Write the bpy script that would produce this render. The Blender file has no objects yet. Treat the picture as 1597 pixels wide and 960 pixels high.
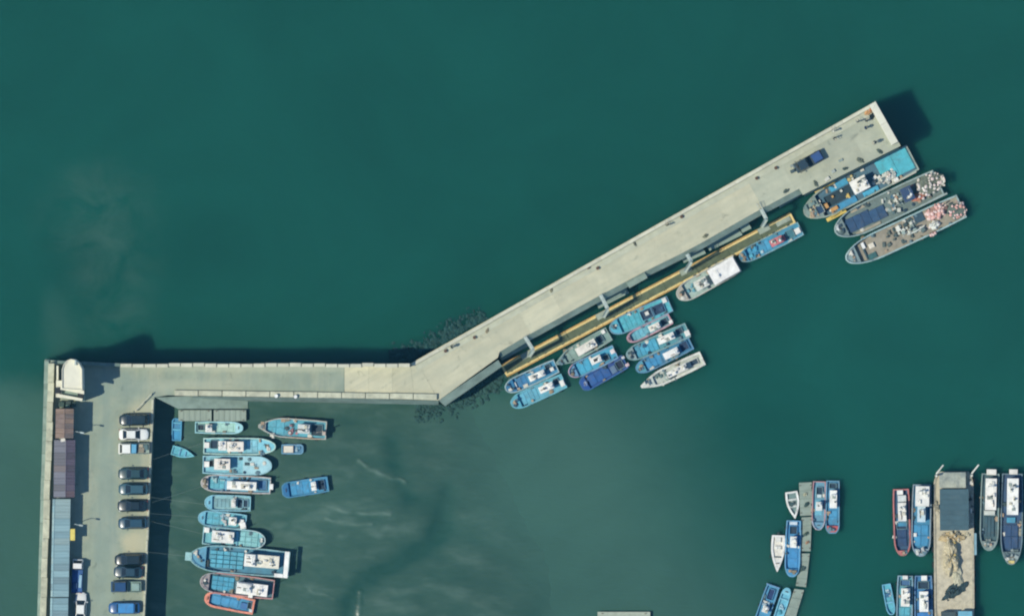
import bpy, bmesh, math, random
from mathutils import Vector, noise as mnoise
random.seed(7)
S = bpy.context.scene
R = math.radians

# ---------------------------------------------------------------- camera, sky, sun, exposure
H = 1500.0                       # height of the aircraft above the water
MPP = 0.1                        # metres for one photograph pixel at water level
cam = bpy.data.objects.new('camera', bpy.data.cameras.new('camera'))
S.collection.objects.link(cam)
cam.location = (0, 0, H)
cam.data.sensor_width = 36.0
cam.data.lens = 36.0 * H / (1597 * MPP)
cam.data.clip_start = 50
cam.data.clip_end = 20000
S.camera = cam
SUN_EL, SH_AZ = R(54), R(20)     # shadows run 20 degrees north of image right
w = bpy.data.worlds.new('World'); S.world = w; w.use_nodes = True
nt = w.node_tree
sky = nt.nodes.new('ShaderNodeTexSky'); sky.sky_type = 'NISHITA'; sky.sun_disc = False
sky.sun_elevation = SUN_EL; sky.sun_rotation = math.atan2(-math.cos(SH_AZ), -math.sin(SH_AZ))
sky.air_density = 1.0; sky.dust_density = 0.1; sky.ozone_density = 6.0
nt.links.new(sky.outputs[0], nt.nodes['Background'].inputs[0])
nt.nodes['Background'].inputs[1].default_value = 0.145
sun = bpy.data.objects.new('sun', bpy.data.lights.new('sun', 'SUN'))
S.collection.objects.link(sun)
sun.data.energy = 4.4; sun.data.angle = R(0.55); sun.data.color = (1.0, 0.945, 0.80)
sun.rotation_euler = Vector((math.cos(SH_AZ)*math.cos(SUN_EL), math.sin(SH_AZ)*math.cos(SUN_EL), -math.sin(SUN_EL))).to_track_quat('-Z', 'Y').to_euler()
sun.location = (-60, -20, 80)
S.view_settings.view_transform = 'Standard'; S.view_settings.look = 'None'
S.view_settings.exposure = 0.0; S.view_settings.gamma = 1.0
S.render.engine = 'CYCLES'
S.cycles.use_denoising = True
S.cycles.filter_width = 2.1
S.cycles.max_bounces = 4; S.cycles.volume_bounces = 0
S.cycles.use_adaptive_sampling = True; S.cycles.adaptive_threshold = 0.025

HAZE = 1.9e-5                    # density of the thin air haze (box at the end)
# ---------------------------------------------------------------- helpers
def P(x, y, z=0.0):              # place on the map (photograph pixel) at height z -> world
    k = MPP * (H - z) / H
    return Vector(((x - 798.5) * k, (480 - y) * k, z))

def lin(c):
    c /= 255.0
    return c / 12.92 if c <= 0.04045 else ((c + 0.055) / 1.055) ** 2.4
def C(r, g, b, k=1.22):          # paint albedo from its sunlit look
    return tuple(min(0.86, lin(v) / k) for v in (r, g, b)) + (1,)

MATS = {}
def mat(name, col, rough=0.6, var=0.16, scale=1.2, dirt=0.25, dirtcol=(0.09, 0.085, 0.07), bump=0.0, metal=0.0, spec=0.4, stretch=(1, 1, 1)):
    if name in MATS: return MATS[name]
    m = bpy.data.materials.new(name); m.use_nodes = True
    n = m.node_tree.nodes; L = m.node_tree.links
    b = n['Principled BSDF']
    tc = n.new('ShaderNodeTexCoord'); oi = n.new('ShaderNodeObjectInfo')
    ad = n.new('ShaderNodeVectorMath'); ad.operation = 'ADD'
    mu = n.new('ShaderNodeMath'); mu.operation = 'MULTIPLY'; mu.inputs[1].default_value = 53.0
    L.new(oi.outputs['Random'], mu.inputs[0])
    sc = n.new('ShaderNodeVectorMath'); sc.operation = 'MULTIPLY'; sc.inputs[1].default_value = stretch
    L.new(tc.outputs['Object'], sc.inputs[0])
    L.new(sc.outputs[0], ad.inputs[0]); L.new(mu.outputs[0], ad.inputs[1])
    n1 = n.new('ShaderNodeTexNoise'); n1.inputs['Scale'].default_value = scale; n1.inputs['Detail'].default_value = 6; n1.inputs['Roughness'].default_value = 0.65
    n2 = n.new('ShaderNodeTexNoise'); n2.inputs['Scale'].default_value = scale * 0.55; n2.inputs['Detail'].default_value = 9; n2.inputs['Roughness'].default_value = 0.7; n2.inputs['Distortion'].default_value = 0.6
    L.new(ad.outputs[0], n1.inputs[0]); L.new(ad.outputs[0], n2.inputs[0])
    mr = n.new('ShaderNodeMapRange'); mr.inputs[1].default_value = 0.3; mr.inputs[2].default_value = 0.7
    mr.inputs[3].default_value = 1 - var; mr.inputs[4].default_value = 1 + var
    L.new(n1.outputs[0], mr.inputs[0])
    ov = n.new('ShaderNodeMapRange'); ov.inputs[3].default_value = .92; ov.inputs[4].default_value = 1.07; L.new(oi.outputs['Random'], ov.inputs[0])
    om = n.new('ShaderNodeMath'); om.operation = 'MULTIPLY'; L.new(mr.outputs[0], om.inputs[0]); L.new(ov.outputs[0], om.inputs[1])
    mx = n.new('ShaderNodeMix'); mx.data_type = 'RGBA'; mx.blend_type = 'MULTIPLY'; mx.inputs[0].default_value = 1
    mx.inputs[6].default_value = col
    L.new(om.outputs[0], mx.inputs[7])
    dr = n.new('ShaderNodeMapRange'); dr.inputs[1].default_value = 0.5; dr.inputs[2].default_value = 0.72; dr.inputs[3].default_value = 0; dr.inputs[4].default_value = dirt
    L.new(n2.outputs[0], dr.inputs[0])
    m2 = n.new('ShaderNodeMix'); m2.data_type = 'RGBA'
    L.new(dr.outputs[0], m2.inputs[0]); L.new(mx.outputs[2], m2.inputs[6]); m2.inputs[7].default_value = tuple(dirtcol) + (1,)
    L.new(m2.outputs[2], b.inputs['Base Color'])
    b.inputs['Roughness'].default_value = rough; b.inputs['Metallic'].default_value = metal
    b.inputs['Specular IOR Level'].default_value = spec
    if bump:
        bp = n.new('ShaderNodeBump'); bp.inputs['Distance'].default_value = bump; bp.inputs['Strength'].default_value = 0.8
        L.new(n1.outputs[0], bp.inputs['Height']); L.new(bp.outputs[0], b.inputs['Normal'])
    MATS[name] = m
    return m
def paint(r, g, b, **k):
    l = .3*r + .55*g + .15*b; r, g, b = (int(v + (l - v)*.12) for v in (r, g*(.965 if b > r + 50 else 1), b))     # sun-faded
    return mat('paint_%d_%d_%d' % (r, g, b), C(r, g, b), rough=k.pop('rough', 0.62), **k)

class MB:
    def __init__(s): s.v = []; s.f = []
    def add(s, vs, fs):
        o = len(s.v); s.v += [tuple(q) for q in vs]; s.f += [tuple(i + o for i in f) for f in fs]; return s
    def box(s, cx, cy, z0, lx, ly, lz, rot=0.0, top=1.0, ch=0.0):
        c, n_ = math.cos(rot), math.sin(rot)
        def pt(x, y, z): return (cx + x*c - y*n_, cy + x*n_ + y*c, z)
        a, b = lx/2, ly/2
        rings = [(1, z0)]
        if ch: rings += [(1, z0 + lz - ch), (-ch, z0 + lz)]
        else: rings += [(top, z0 + lz)]
        vs = []
        for k, z in rings:
            if k < 0: aa, bb = a + k, b + k
            else: aa, bb = a*k, b*k
            vs += [pt(-aa, -bb, z), pt(aa, -bb, z), pt(aa, bb, z), pt(-aa, bb, z)]
        n = len(rings); fs = [(3, 2, 1, 0)]
        for i in range(n - 1):
            for j in range(4):
                fs.append((i*4 + j, i*4 + (j+1) % 4, (i+1)*4 + (j+1) % 4, (i+1)*4 + j))
        fs.append(tuple((n-1)*4 + j for j in range(4)))
        return s.add(vs, fs)
    def prism(s, poly, z0, z1, inset=0.0):
        ar = sum(poly[i][0]*poly[(i+1) % len(poly)][1] - poly[(i+1) % len(poly)][0]*poly[i][1] for i in range(len(poly)))
        if ar < 0: poly = poly[::-1]
        n = len(poly)
        zz = lambda z, i: z[i] if isinstance(z, (list, tuple)) else z
        if ar < 0:
            if isinstance(z1, (list, tuple)): z1 = z1[::-1]
            if isinstance(z0, (list, tuple)): z0 = z0[::-1]
        vs = [(p[0], p[1], zz(z0, i)) for i, p in enumerate(poly)] + [(p[0], p[1], zz(z1, i)) for i, p in enumerate(poly)]
        fs = [tuple(range(n))[::-1], tuple(range(n, 2*n))] + [(i, (i+1) % n, n + (i+1) % n, n + i) for i in range(n)]
        return s.add(vs, fs)
    def tube(s, pts, r, n=6, cap=True):
        pts = [Vector(p) for p in pts]; rings = []
        rr = r if isinstance(r, (list, tuple)) else [r]*len(pts)
        for i, p in enumerate(pts):
            d = (pts[min(i+1, len(pts)-1)] - pts[max(i-1, 0)]).normalized()
            u = d.cross(Vector((0, 0, 1)))
            if u.length < 1e-3: u = Vector((1, 0, 0))
            u.normalize(); v = d.cross(u)
            rings.append([p + (u*math.cos(2*math.pi*k/n) + v*math.sin(2*math.pi*k/n))*rr[i] for k in range(n)])
        vs = [q for r_ in rings for q in r_]; fs = []
        for i in range(len(pts)-1):
            for k in range(n):
                fs.append((i*n + k, (i+1)*n + k, (i+1)*n + (k+1) % n, i*n + (k+1) % n))
        if cap: fs += [tuple(range(n)), tuple((len(pts)-1)*n + k for k in range(n))[::-1]]
        return s.add(vs, fs)
    def ball(s, c, rx, ry, rz, nu=8, nv=5, half=False, jit=0.0, seed=0):
        rnd = random.Random(seed); vs = []; fs = []
        lo = 0.0 if half else -math.pi/2
        for j in range(nv+1):
            a = lo + (math.pi/2 - lo)*j/nv
            for i in range(nu):
                t = 2*math.pi*i/nu; q = 1 + rnd.uniform(-jit, jit)
                vs.append((c[0] + rx*math.cos(a)*math.cos(t)*q, c[1] + ry*math.cos(a)*math.sin(t)*q, c[2] + rz*math.sin(a)*q))
        for j in range(nv):
            for i in range(nu):
                fs.append((j*nu+i, j*nu+(i+1) % nu, (j+1)*nu+(i+1) % nu, (j+1)*nu+i))
        return s.add(vs, fs)
    def torus(s, c, R_, r, axis='y', nu=14, nv=6):
        vs = []; fs = []
        for i in range(nu):
            a = 2*math.pi*i/nu
            for j in range(nv):
                b = 2*math.pi*j/nv; q = R_ + r*math.cos(b)
                x, y, z = q*math.cos(a), q*math.sin(a), r*math.sin(b)
                if axis == 'y': x, y, z = x, z, y
                elif axis == 'x': x, y, z = z, x, y
                vs.append((c[0]+x, c[1]+y, c[2]+z))
        for i in range(nu):
            for j in range(nv):
                fs.append((i*nv+j, ((i+1) % nu)*nv+j, ((i+1) % nu)*nv+(j+1) % nv, i*nv+(j+1) % nv))
        return s.add(vs, fs)
    def mesh(s, name):
        m = bpy.data.meshes.new(name); m.from_pydata(s.v, [], s.f)
        bm = bmesh.new(); bm.from_mesh(m); bmesh.ops.recalc_face_normals(bm, faces=bm.faces); bm.to_mesh(m); bm.free()
        m.update(); return m
    def build(s, name, material, parent=None, smooth=False, loc=None):
        o = bpy.data.objects.new(name, s.mesh(name)); S.collection.objects.link(o)
        o.data.materials.append(material)
        if parent: o.parent = parent
        if loc: o.location = loc
        if smooth:
            for p in o.data.polygons: p.use_smooth = True
        return o
def inst(o, parent, loc, rot=0.0, scale=None):      # one more object on the same mesh
    c = o.copy(); S.collection.objects.link(c); c.parent = parent; c.location = loc; c.rotation_euler = (0, 0, rot)
    if scale: c.scale = scale
    return c
def tag(o, label, cat, group=None):
    o['label'] = label; o['category'] = cat
    if group: o['group'] = group
    return o
def thing(name, label, cat, loc=(0, 0, 0), rz=0.0, group=None):
    o = bpy.data.objects.new(name, None); S.collection.objects.link(o)
    o.location = loc; o.rotation_euler = (0, 0, rz); o.empty_display_size = 0.3
    return tag(o, label, cat, group)
def pxy(pts, z): return [tuple(P(x, y, z)[:2]) for x, y in pts]
def smooth(e0, e1, x):
    t = max(0, min(1, (x - e0)/(e1 - e0))); return t*t*(3 - 2*t)
Z_Q = 7.6                                             # quay and pier deck above the water

# ---------------------------------------------------------------- water
def drift(n, L, g, col):          # slow large-scale unevenness shared by water and wet mud
    n2 = n.new('ShaderNodeTexNoise'); n2.inputs['Scale'].default_value = 0.03; n2.inputs['Detail'].default_value = 8; n2.inputs['Roughness'].default_value = 0.6; n2.inputs['Distortion'].default_value = 1.2
    fl = n.new('ShaderNodeVectorMath'); fl.operation = 'MULTIPLY'; fl.inputs[1].default_value = (1, 1, 0); L.new(g.outputs['Position'], fl.inputs[0]); L.new(fl.outputs[0], n2.inputs[0])
    mr = n.new('ShaderNodeMapRange'); mr.inputs[1].default_value = 0.3; mr.inputs[2].default_value = 0.7; mr.inputs[3].default_value = 0.88; mr.inputs[4].default_value = 1.12
    L.new(n2.outputs[0], mr.inputs[0])
    k = n.new('ShaderNodeMix'); k.data_type = 'RGBA'; k.blend_type = 'MULTIPLY'; k.inputs[0].default_value = 1
    L.new(col, k.inputs[6]); L.new(mr.outputs[0], k.inputs[7]); return k
def water_material():
    m = bpy.data.materials.new('sea_water'); m.use_nodes = True
    n = m.node_tree.nodes; L = m.node_tree.links; b = n['Principled BSDF']
    g = n.new('ShaderNodeNewGeometry')
    nz = n.new('ShaderNodeTexNoise'); nz.inputs['Scale'].default_value = 0.07; nz.inputs['Detail'].default_value = 7; nz.inputs['Roughness'].default_value = 0.6
    L.new(g.outputs['Position'], nz.inputs[0])
    sub = n.new('ShaderNodeVectorMath'); sub.operation = 'SUBTRACT'; sub.inputs[1].default_value = (0.5, 0.5, 0.5)
    L.new(nz.outputs['Color'], sub.inputs[0])
    scl = n.new('ShaderNodeVectorMath'); scl.operation = 'SCALE'; scl.inputs['Scale'].default_value = 12.0
    L.new(sub.outputs[0], scl.inputs[0])
    ps = n.new('ShaderNodeVectorMath'); ps.operation = 'ADD'
    L.new(g.outputs['Position'], ps.inputs[0]); L.new(scl.outputs[0], ps.inputs[1])
    scl2 = n.new('ShaderNodeVectorMath'); scl2.operation = 'SCALE'; scl2.inputs['Scale'].default_value = 7.0; L.new(sub.outputs[0], scl2.inputs[0])
    ps2 = n.new('ShaderNodeVectorMath'); ps2.operation = 'ADD'; L.new(g.outputs['Position'], ps2.inputs[0]); L.new(scl2.outputs[0], ps2.inputs[1])
    def blob(px, py, rx, ry, lo, hi, amp, wisp=True):            # silt carried in the water near a place
        c = P(px, py)
        a = n.new('ShaderNodeVectorMath'); a.operation = 'SUBTRACT'; a.inputs[1].default_value = (c.x, c.y, 0)
        L.new(ps.outputs[0], a.inputs[0])
        q = n.new('ShaderNodeVectorMath'); q.operation = 'MULTIPLY'; q.inputs[1].default_value = (1/rx, 1/ry, 0)
        L.new(a.outputs[0], q.inputs[0])
        l = n.new('ShaderNodeVectorMath'); l.operation = 'LENGTH'; L.new(q.outputs[0], l.inputs[0])
        r = n.new('ShaderNodeMapRange'); r.interpolation_type = 'SMOOTHSTEP'
        r.inputs[1].default_value = hi; r.inputs[2].default_value = lo; r.inputs[3].default_value = 0; r.inputs[4].default_value = amp
        L.new(l.outputs['Value'], r.inputs[0])
        if not wisp: return r.outputs[0]
        zz = n.new('ShaderNodeTexNoise'); zz.inputs['Scale'].default_value = .16; zz.inputs['Detail'].default_value = 8; zz.inputs['Roughness'].default_value = .62; zz.inputs['Distortion'].default_value = .5
        L.new(g.outputs['Position'], zz.inputs[0])
        k = n.new('ShaderNodeMapRange'); k.inputs[1].default_value = .36; k.inputs[2].default_value = .66; L.new(zz.outputs[0], k.inputs[0])
        m_ = n.new('ShaderNodeMath'); m_.operation = 'MULTIPLY'; L.new(r.outputs[0], m_.inputs[0]); L.new(k.outputs[0], m_.inputs[1]); return m_.outputs[0]
    def mx(fac, c0, c1):
        k = n.new('ShaderNodeMix'); k.data_type = 'RGBA'
        L.new(fac, k.inputs[0])
        if isinstance(c0, tuple): k.inputs[6].default_value = c0
        else: L.new(c0, k.inputs[6])
        k.inputs[7].default_value = c1; return k.outputs[2]
    silt = WSILT
    # silt drifting off the mudflat: full along the waterline, thinning seawards
    sp = n.new('ShaderNodeSeparateXYZ'); L.new(ps2.outputs[0], sp.inputs[0])
    def mr2(sock, a, b_, lo=0.0, hi=1.0):
        r = n.new('ShaderNodeMapRange'); r.interpolation_type = 'SMOOTHSTEP'
        r.inputs[1].default_value = a; r.inputs[2].default_value = b_; r.inputs[3].default_value = lo; r.inputs[4].default_value = hi
        L.new(sock, r.inputs[0]); return r.outputs[0]
    q = n.new('ShaderNodeMath'); q.operation = 'MULTIPLY_ADD'; q.inputs[1].default_value = 0.495; L.new(sp.outputs['Y'], q.inputs[0]); L.new(sp.outputs['X'], q.inputs[2])
    fa = mr2(q.outputs[0], 31.0, -4.0)
    fb_ = mr2(sp.outputs['Y'], -9.0, -15.0)
    mm_ = n.new('ShaderNodeMath'); mm_.operation = 'MULTIPLY'; L.new(fa, mm_.inputs[0]); L.new(fb_, mm_.inputs[1])
    col = mx(mm_.outputs[0], WDEEP, silt)
    cl = mr2(mm_.outputs[0], 0.6, 0.1); L.new(cl, b.inputs['Subsurface Weight']); b.subsurface_method = 'BURLEY'
    b.inputs['Subsurface Radius'].default_value = (0.6, 1.0, 1.0); b.inputs['Subsurface Scale'].default_value = 3.0
    col = mx(blob(20, 1000, 22, 42, 0.3, 1.2, 0.6, False), col, silt)
    col = mx(blob(150, 330, 10, 8, 0.1, 1.3, .62), col, silt)
    col = mx(blob(175, 430, 8, 12, 0.1, 1.3, .5), col, silt)
    col = mx(blob(88, 515, 4, 8, 0.1, 1.2, 0.4, False), col, silt)
    k = drift(n, L, g, col)
    L.new(k.outputs[2], b.inputs['Base Color'])
    b.inputs['Roughness'].default_value = 0.12; b.inputs['IOR'].default_value = 1.33; b.inputs['Specular IOR Level'].default_value = 0.5
    wv = n.new('ShaderNodeTexNoise'); wv.inputs['Scale'].default_value = 0.9; wv.inputs['Detail'].default_value = 5; wv.inputs['Roughness'].default_value = 0.6
    st = n.new('ShaderNodeVectorMath'); st.operation = 'MULTIPLY'; st.inputs[1].default_value = (0.7, 1.5, 1)
    L.new(g.outputs['Position'], st.inputs[0]); L.new(st.outputs[0], wv.inputs[0])
    bp = n.new('ShaderNodeBump'); bp.inputs['Distance'].default_value = 0.12; bp.inputs['Strength'].default_value = 0.5
    L.new(wv.outputs[0], bp.inputs['Height']); L.new(bp.outputs[0], b.inputs['Normal'])
    return m
WDEEP = C(22, 80, 69, 1.2); WSILT = C(62, 98, 86, 1.2)
b = MB(); b.box(0, 0, -30, 6000, 6000, 30)
o = b.build('water', water_material()); o['kind'] = 'structure'

# ---------------------------------------------------------------- mudflat laid bare in the basin
RIDGES = [  # polyline in map pixels, height, half width (m)
    ([(560, 718), (575, 727), (590, 738), (612, 746), (632, 750)], .26, .32),
    ([(505, 785), (522, 793), (550, 800), (585, 801), (610, 799)], .22, .30),
    ([(508, 808), (525, 812), (548, 817), (580, 816)], .18, .30),
    ([(485, 918), (500, 924), (522, 932)], .16, .28), ([(563, 925), (561, 945), (558, 975)], .2, .35),
    ([(430, 815), (470, 824), (500, 829)], .08, .5), ([(530, 836), (575, 832), (612, 824)], .10, .6),
    ([(470, 888), (520, 896), (560, 902), (590, 893)], .08, .7), ([(440, 785), (480, 790), (512, 800)], .07, .5)]
CHANNELS = [([(700, 770), (692, 812), (672, 845), (640, 868), (600, 885), (570, 905), (548, 940), (540, 1000)], .25, 1.7),
            ([(610, 690), (618, 730), (640, 780), (690, 800)], .15, 1.6),
            ([(1010, 870), (960, 880), (900, 905), (850, 960)], .3, 2.4)]
def segd(x, y, pts):
    best = 1e9
    for (ax, ay), (bx, by) in zip(pts, pts[1:]):
        dx, dy = bx-ax, by-ay; t = max(0, min(1, ((x-ax)*dx + (y-ay)*dy)/(dx*dx+dy*dy)))
        best = min(best, math.hypot(x-ax-dx*t, y-ay-dy*t))
    return best * MPP
BB = {}
def near(x, y, pts, m):
    k = id(pts)
    if k not in BB: BB[k] = (min(p[0] for p in pts), max(p[0] for p in pts), min(p[1] for p in pts), max(p[1] for p in pts))
    a, b_, c, d = BB[k]; m += 6
    return a - m < x < b_ + m and c - m < y < d + m
def mud_z(px, py):
    q = px - 0.55*(py - 640)*0.9
    z = 3.2 - 3.75*smooth(430, 830, q) - 0.5*smooth(560, 640, 700 - py + 0*px)*smooth(480, 640, px)
    return z - 1.6*smooth(960, 1500, py)
def mud():
    x0, x1, y0, y1, st = 215, 1110, 596, 1240, 2
    vs, fs, dry = [], [], []
    nx = (x1-x0)//st + 1; ny = (y1-y0)//st + 1
    for j in range(ny):
        for i in range(nx):
            px, py = x0 + i*st, y0 + j*st
            z = mud_z(px, py); wp = P(px, py)
            nz = mnoise.fractal(Vector((wp.x*.13, wp.y*.34 + wp.x*.05, 0)), 0.9, 2.0, 5)
            z += 0.06*nz; d = 0.5 + 0.25*nz
            rp = mnoise.fractal(Vector((wp.x*.22 + wp.y*.1, wp.y*1.1 - wp.x*.12, 7)), 0.8, 2.0, 4); z += .03*rp; d += .09*rp
            for pts, h, s_ in RIDGES:
                s_ *= .9
                if not near(px, py, pts, s_*40): continue
                k = segd(px + 3*mnoise.noise(Vector((wp.x*.6, wp.y*.6, 9))), py + 4*mnoise.noise(Vector((wp.x*.6, wp.y*.6, 5))), pts)
                if k < 4*s_:
                    e = math.exp(-(k/s_)**2)*max(0, .55 + 1.1*mnoise.noise(Vector((wp.x*.55, wp.y*.9, 3)))); z += .6*h*e; d += 0.62*e*(h/.26)
            for pts, h, s_ in CHANNELS:
                if not near(px, py, pts, s_*30): continue
                k = segd(px, py, pts)
                if k < 3*s_: e = math.exp(-(k/s_)**2); z -= h*e; d -= 0.6*h/.25*e
            vs.append(tuple(P(px, py, z))); dry.append(max(0, min(1, d)))
    for j in range(ny-1):
        for i in range(nx-1):
            a = j*nx+i; fs.append((a, a+nx, a+nx+1, a+1))
    me = bpy.data.meshes.new('mudflat'); me.from_pydata(vs, [], fs); me.update()
    at = me.attributes.new('dry', 'FLOAT', 'POINT')
    at.data.foreach_set('value', dry)
    for p in me.polygons: p.use_smooth = True
    m = bpy.data.materials.new('wet_mud'); m.use_nodes = True
    n = m.node_tree.nodes; L = m.node_tree.links; bs = n['Principled BSDF']
    a = n.new('ShaderNodeAttribute'); a.attribute_name = 'dry'
    g = n.new('ShaderNodeNewGeometry')
    nz = n.new('ShaderNodeTexNoise'); nz.inputs['Scale'].default_value = 0.22; nz.inputs['Detail'].default_value = 8; nz.inputs['Roughness'].default_value = .65; nz.inputs['Distortion'].default_value = .8
    L.new(g.outputs['Position'], nz.inputs[0])
    mm = n.new('ShaderNodeMath'); mm.operation = 'MULTIPLY_ADD'; mm.inputs[1].default_value = .5; mm.inputs[2].default_value = -.25
    L.new(nz.outputs[0], mm.inputs[0])
    s2 = n.new('ShaderNodeMath'); s2.operation = 'ADD'; L.new(a.outputs['Fac'], s2.inputs[0]); L.new(mm.outputs[0], s2.inputs[1])
    cr = n.new('ShaderNodeValToRGB'); e = cr.color_ramp.elements
    e[0].position = 0.0; e[0].color = C(40, 81, 71); e[1].position = 1.0; e[1].color = C(96, 122, 109)
    q = e.new(0.5); q.color = C(62, 94, 82)
    L.new(s2.outputs[0], cr.inputs[0])
    sx = n.new('ShaderNodeSeparateXYZ'); L.new(g.outputs['Position'], sx.inputs[0])
    zr = n.new('ShaderNodeMapRange'); zr.inputs[1].default_value = 0.0; zr.inputs[2].default_value = 1.8
    L.new(sx.outputs['Z'], zr.inputs[0])
    mx = n.new('ShaderNodeMix'); mx.data_type = 'RGBA'; L.new(zr.outputs[0], mx.inputs[0]); mx.inputs[6].default_value = WSILT
    L.new(cr.outputs[0], mx.inputs[7]); L.new(drift(n, L, g, mx.outputs[2]).outputs[2], bs.inputs['Base Color'])
    bs.inputs['Roughness'].default_value = .3; bs.inputs['IOR'].default_value = 1.33; bs.inputs['Specular IOR Level'].default_value = .5
    me.materials.append(m)
    ob = bpy.data.objects.new('mudflat', me); S.collection.objects.link(ob); ob['kind'] = 'structure'
mud()

# ---------------------------------------------------------------- quay and pier
def paving(name, base, patch, var, dirt, scale=0.35, patch2=None, streak=False):
    m = mat(name, base, rough=.9, var=var, scale=scale, dirt=0, bump=0.01, spec=.2)
    n = m.node_tree.nodes; L = m.node_tree.links; bs = n['Principled BSDF']
    src = bs.inputs['Base Color'].links[0].from_socket
    g = n.new('ShaderNodeNewGeometry')
    def layer(src, sc, det, lo, hi, amt, col, dist=1.0, stretch=(1, 1, 1)):
        v = n.new('ShaderNodeVectorMath'); v.operation = 'MULTIPLY'; v.inputs[1].default_value = stretch; L.new(g.outputs['Position'], v.inputs[0])
        z = n.new('ShaderNodeTexNoise'); z.inputs['Scale'].default_value = sc; z.inputs['Detail'].default_value = det; z.inputs['Roughness'].default_value = .65; z.inputs['Distortion'].default_value = dist
        L.new(v.outputs[0], z.inputs[0])
        r = n.new('ShaderNodeMapRange'); r.inputs[1].default_value = lo; r.inputs[2].default_value = hi; r.inputs[3].default_value = 0; r.inputs[4].default_value = amt
        L.new(z.outputs[0], r.inputs[0])
        k = n.new('ShaderNodeMix'); k.data_type = 'RGBA'; L.new(r.outputs[0], k.inputs[0]); L.new(src, k.inputs[6]); k.inputs[7].default_value = col
        return k.outputs[2]
    src = layer(src, .11, 6, .48, .68, .75, patch)
    src = layer(src, .25, 6, .45, .7, dirt*1.2, patch2 or patch, .5, (1, 1, 1) if patch2 is None else (2.2, .18, 1))
    src = layer(src, .5, 8, .6, .74, dirt, C(70, 84, 80))
    src = layer(src, 2.2, 4, .66, .74, dirt, C(60, 66, 60), .2)
    if streak:
        mp = n.new('ShaderNodeMapping'); mp.inputs['Rotation'].default_value = (0, 0, -R(29.4)); mp.inputs['Scale'].default_value = (1, 1, 1); L.new(g.outputs['Position'], mp.inputs[0])
        st_ = n.new('ShaderNodeVectorMath'); st_.operation = 'MULTIPLY'; st_.inputs[1].default_value = (.12, 1.3, 1); L.new(mp.outputs[0], st_.inputs[0])
        z = n.new('ShaderNodeTexNoise'); z.inputs['Scale'].default_value = .8; z.inputs['Detail'].default_value = 7; z.inputs['Roughness'].default_value = .6; L.new(st_.outputs[0], z.inputs[0])
        r = n.new('ShaderNodeMapRange'); r.inputs[1].default_value = .45; r.inputs[2].default_value = .75; r.inputs[3].default_value = 0; r.inputs[4].default_value = .5; L.new(z.outputs[0], r.inputs[0])
        k = n.new('ShaderNodeMix'); k.data_type = 'RGBA'; L.new(r.outputs[0], k.inputs[0]); L.new(src, k.inputs[6]); k.inputs[7].default_value = C(158, 166, 148); src = k.outputs[2]
    L.new(src, bs.inputs['Base Color'])
    return m
def sandy(m, spots):
    n = m.node_tree.nodes; L = m.node_tree.links; bs = n['Principled BSDF']; src = bs.inputs['Base Color'].links[0].from_socket
    g = n.new('ShaderNodeNewGeometry'); z = n.new('ShaderNodeTexNoise'); z.inputs['Scale'].default_value = .6; z.inputs['Detail'].default_value = 7; z.inputs['Roughness'].default_value = .65
    L.new(g.outputs['Position'], z.inputs[0])
    for px, py, rx, ry, amt, col in spots:
        c = P(px, py, Z_Q); a = n.new('ShaderNodeVectorMath'); a.operation = 'SUBTRACT'; a.inputs[1].default_value = c; L.new(g.outputs['Position'], a.inputs[0])
        q = n.new('ShaderNodeVectorMath'); q.operation = 'MULTIPLY'; q.inputs[1].default_value = (1/rx, 1/ry, 0); L.new(a.outputs[0], q.inputs[0])
        l = n.new('ShaderNodeVectorMath'); l.operation = 'LENGTH'; L.new(q.outputs[0], l.inputs[0])
        w_ = n.new('ShaderNodeMath'); w_.operation = 'MULTIPLY_ADD'; w_.inputs[1].default_value = 1.4; L.new(z.outputs[0], w_.inputs[0]); L.new(l.outputs['Value'], w_.inputs[2])
        r = n.new('ShaderNodeMapRange'); r.interpolation_type = 'SMOOTHSTEP'; r.inputs[1].default_value = 1.9; r.inputs[2].default_value = 1.0; r.inputs[3].default_value = 0; r.inputs[4].default_value = amt; L.new(w_.outputs[0], r.inputs[0])
        k = n.new('ShaderNodeMix'); k.data_type = 'RGBA'; L.new(r.outputs[0], k.inputs[0]); L.new(src, k.inputs[6]); k.inputs[7].default_value = col; src = k.outputs[2]
    L.new(src, bs.inputs['Base Color'])
M_OLD = paving('old_paving', C(158, 170, 150), C(180, 180, 154), .11, .45, patch2=C(128, 146, 138))
sandy(M_OLD, [(208, 845, 2.6, 2.4, .85, C(196, 190, 156)), (228, 700, 1.2, 9, .6, C(182, 182, 154)), (222, 640, 2.4, 2.2, .7, C(184, 184, 156)), (224, 850, 1.2, 12, .6, C(186, 184, 154)), (300, 602, 9, 1.2, .5, C(180, 184, 160)), (178, 870, .9, 3.5, .4, C(186, 186, 162)), (420, 574, 26, .8, .5, C(184, 188, 166)), (185, 600, 6, 3, .35, C(132, 152, 142)), (165, 800, 2.4, 22, .35, C(140, 160, 148))])
M_PIER = paving('pier_concrete', C(204, 200, 170), C(188, 187, 160), .1, .55, streak=True)
M_TIP = paving('pier_tip_concrete', C(182, 184, 160), C(166, 172, 152), .11, .6, streak=True)
M_CREAM = mat('weathered_cream_concrete', C(194, 194, 168), rough=.9, var=.22, scale=.9, dirt=.55, dirtcol=(.16, .19, .16), spec=.2, bump=.01)
M_WALL = mat('pale_parapet_concrete', C(208, 206, 182), rough=.9, var=.12, scale=.8, dirt=.3, dirtcol=(.2, .22, .18), spec=.2)
M_END = mat('white_parapet_concrete', C(224, 222, 200), rough=.9, var=.08, scale=.8, dirt=.15, dirtcol=(.3, .3, .24), spec=.2)
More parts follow.
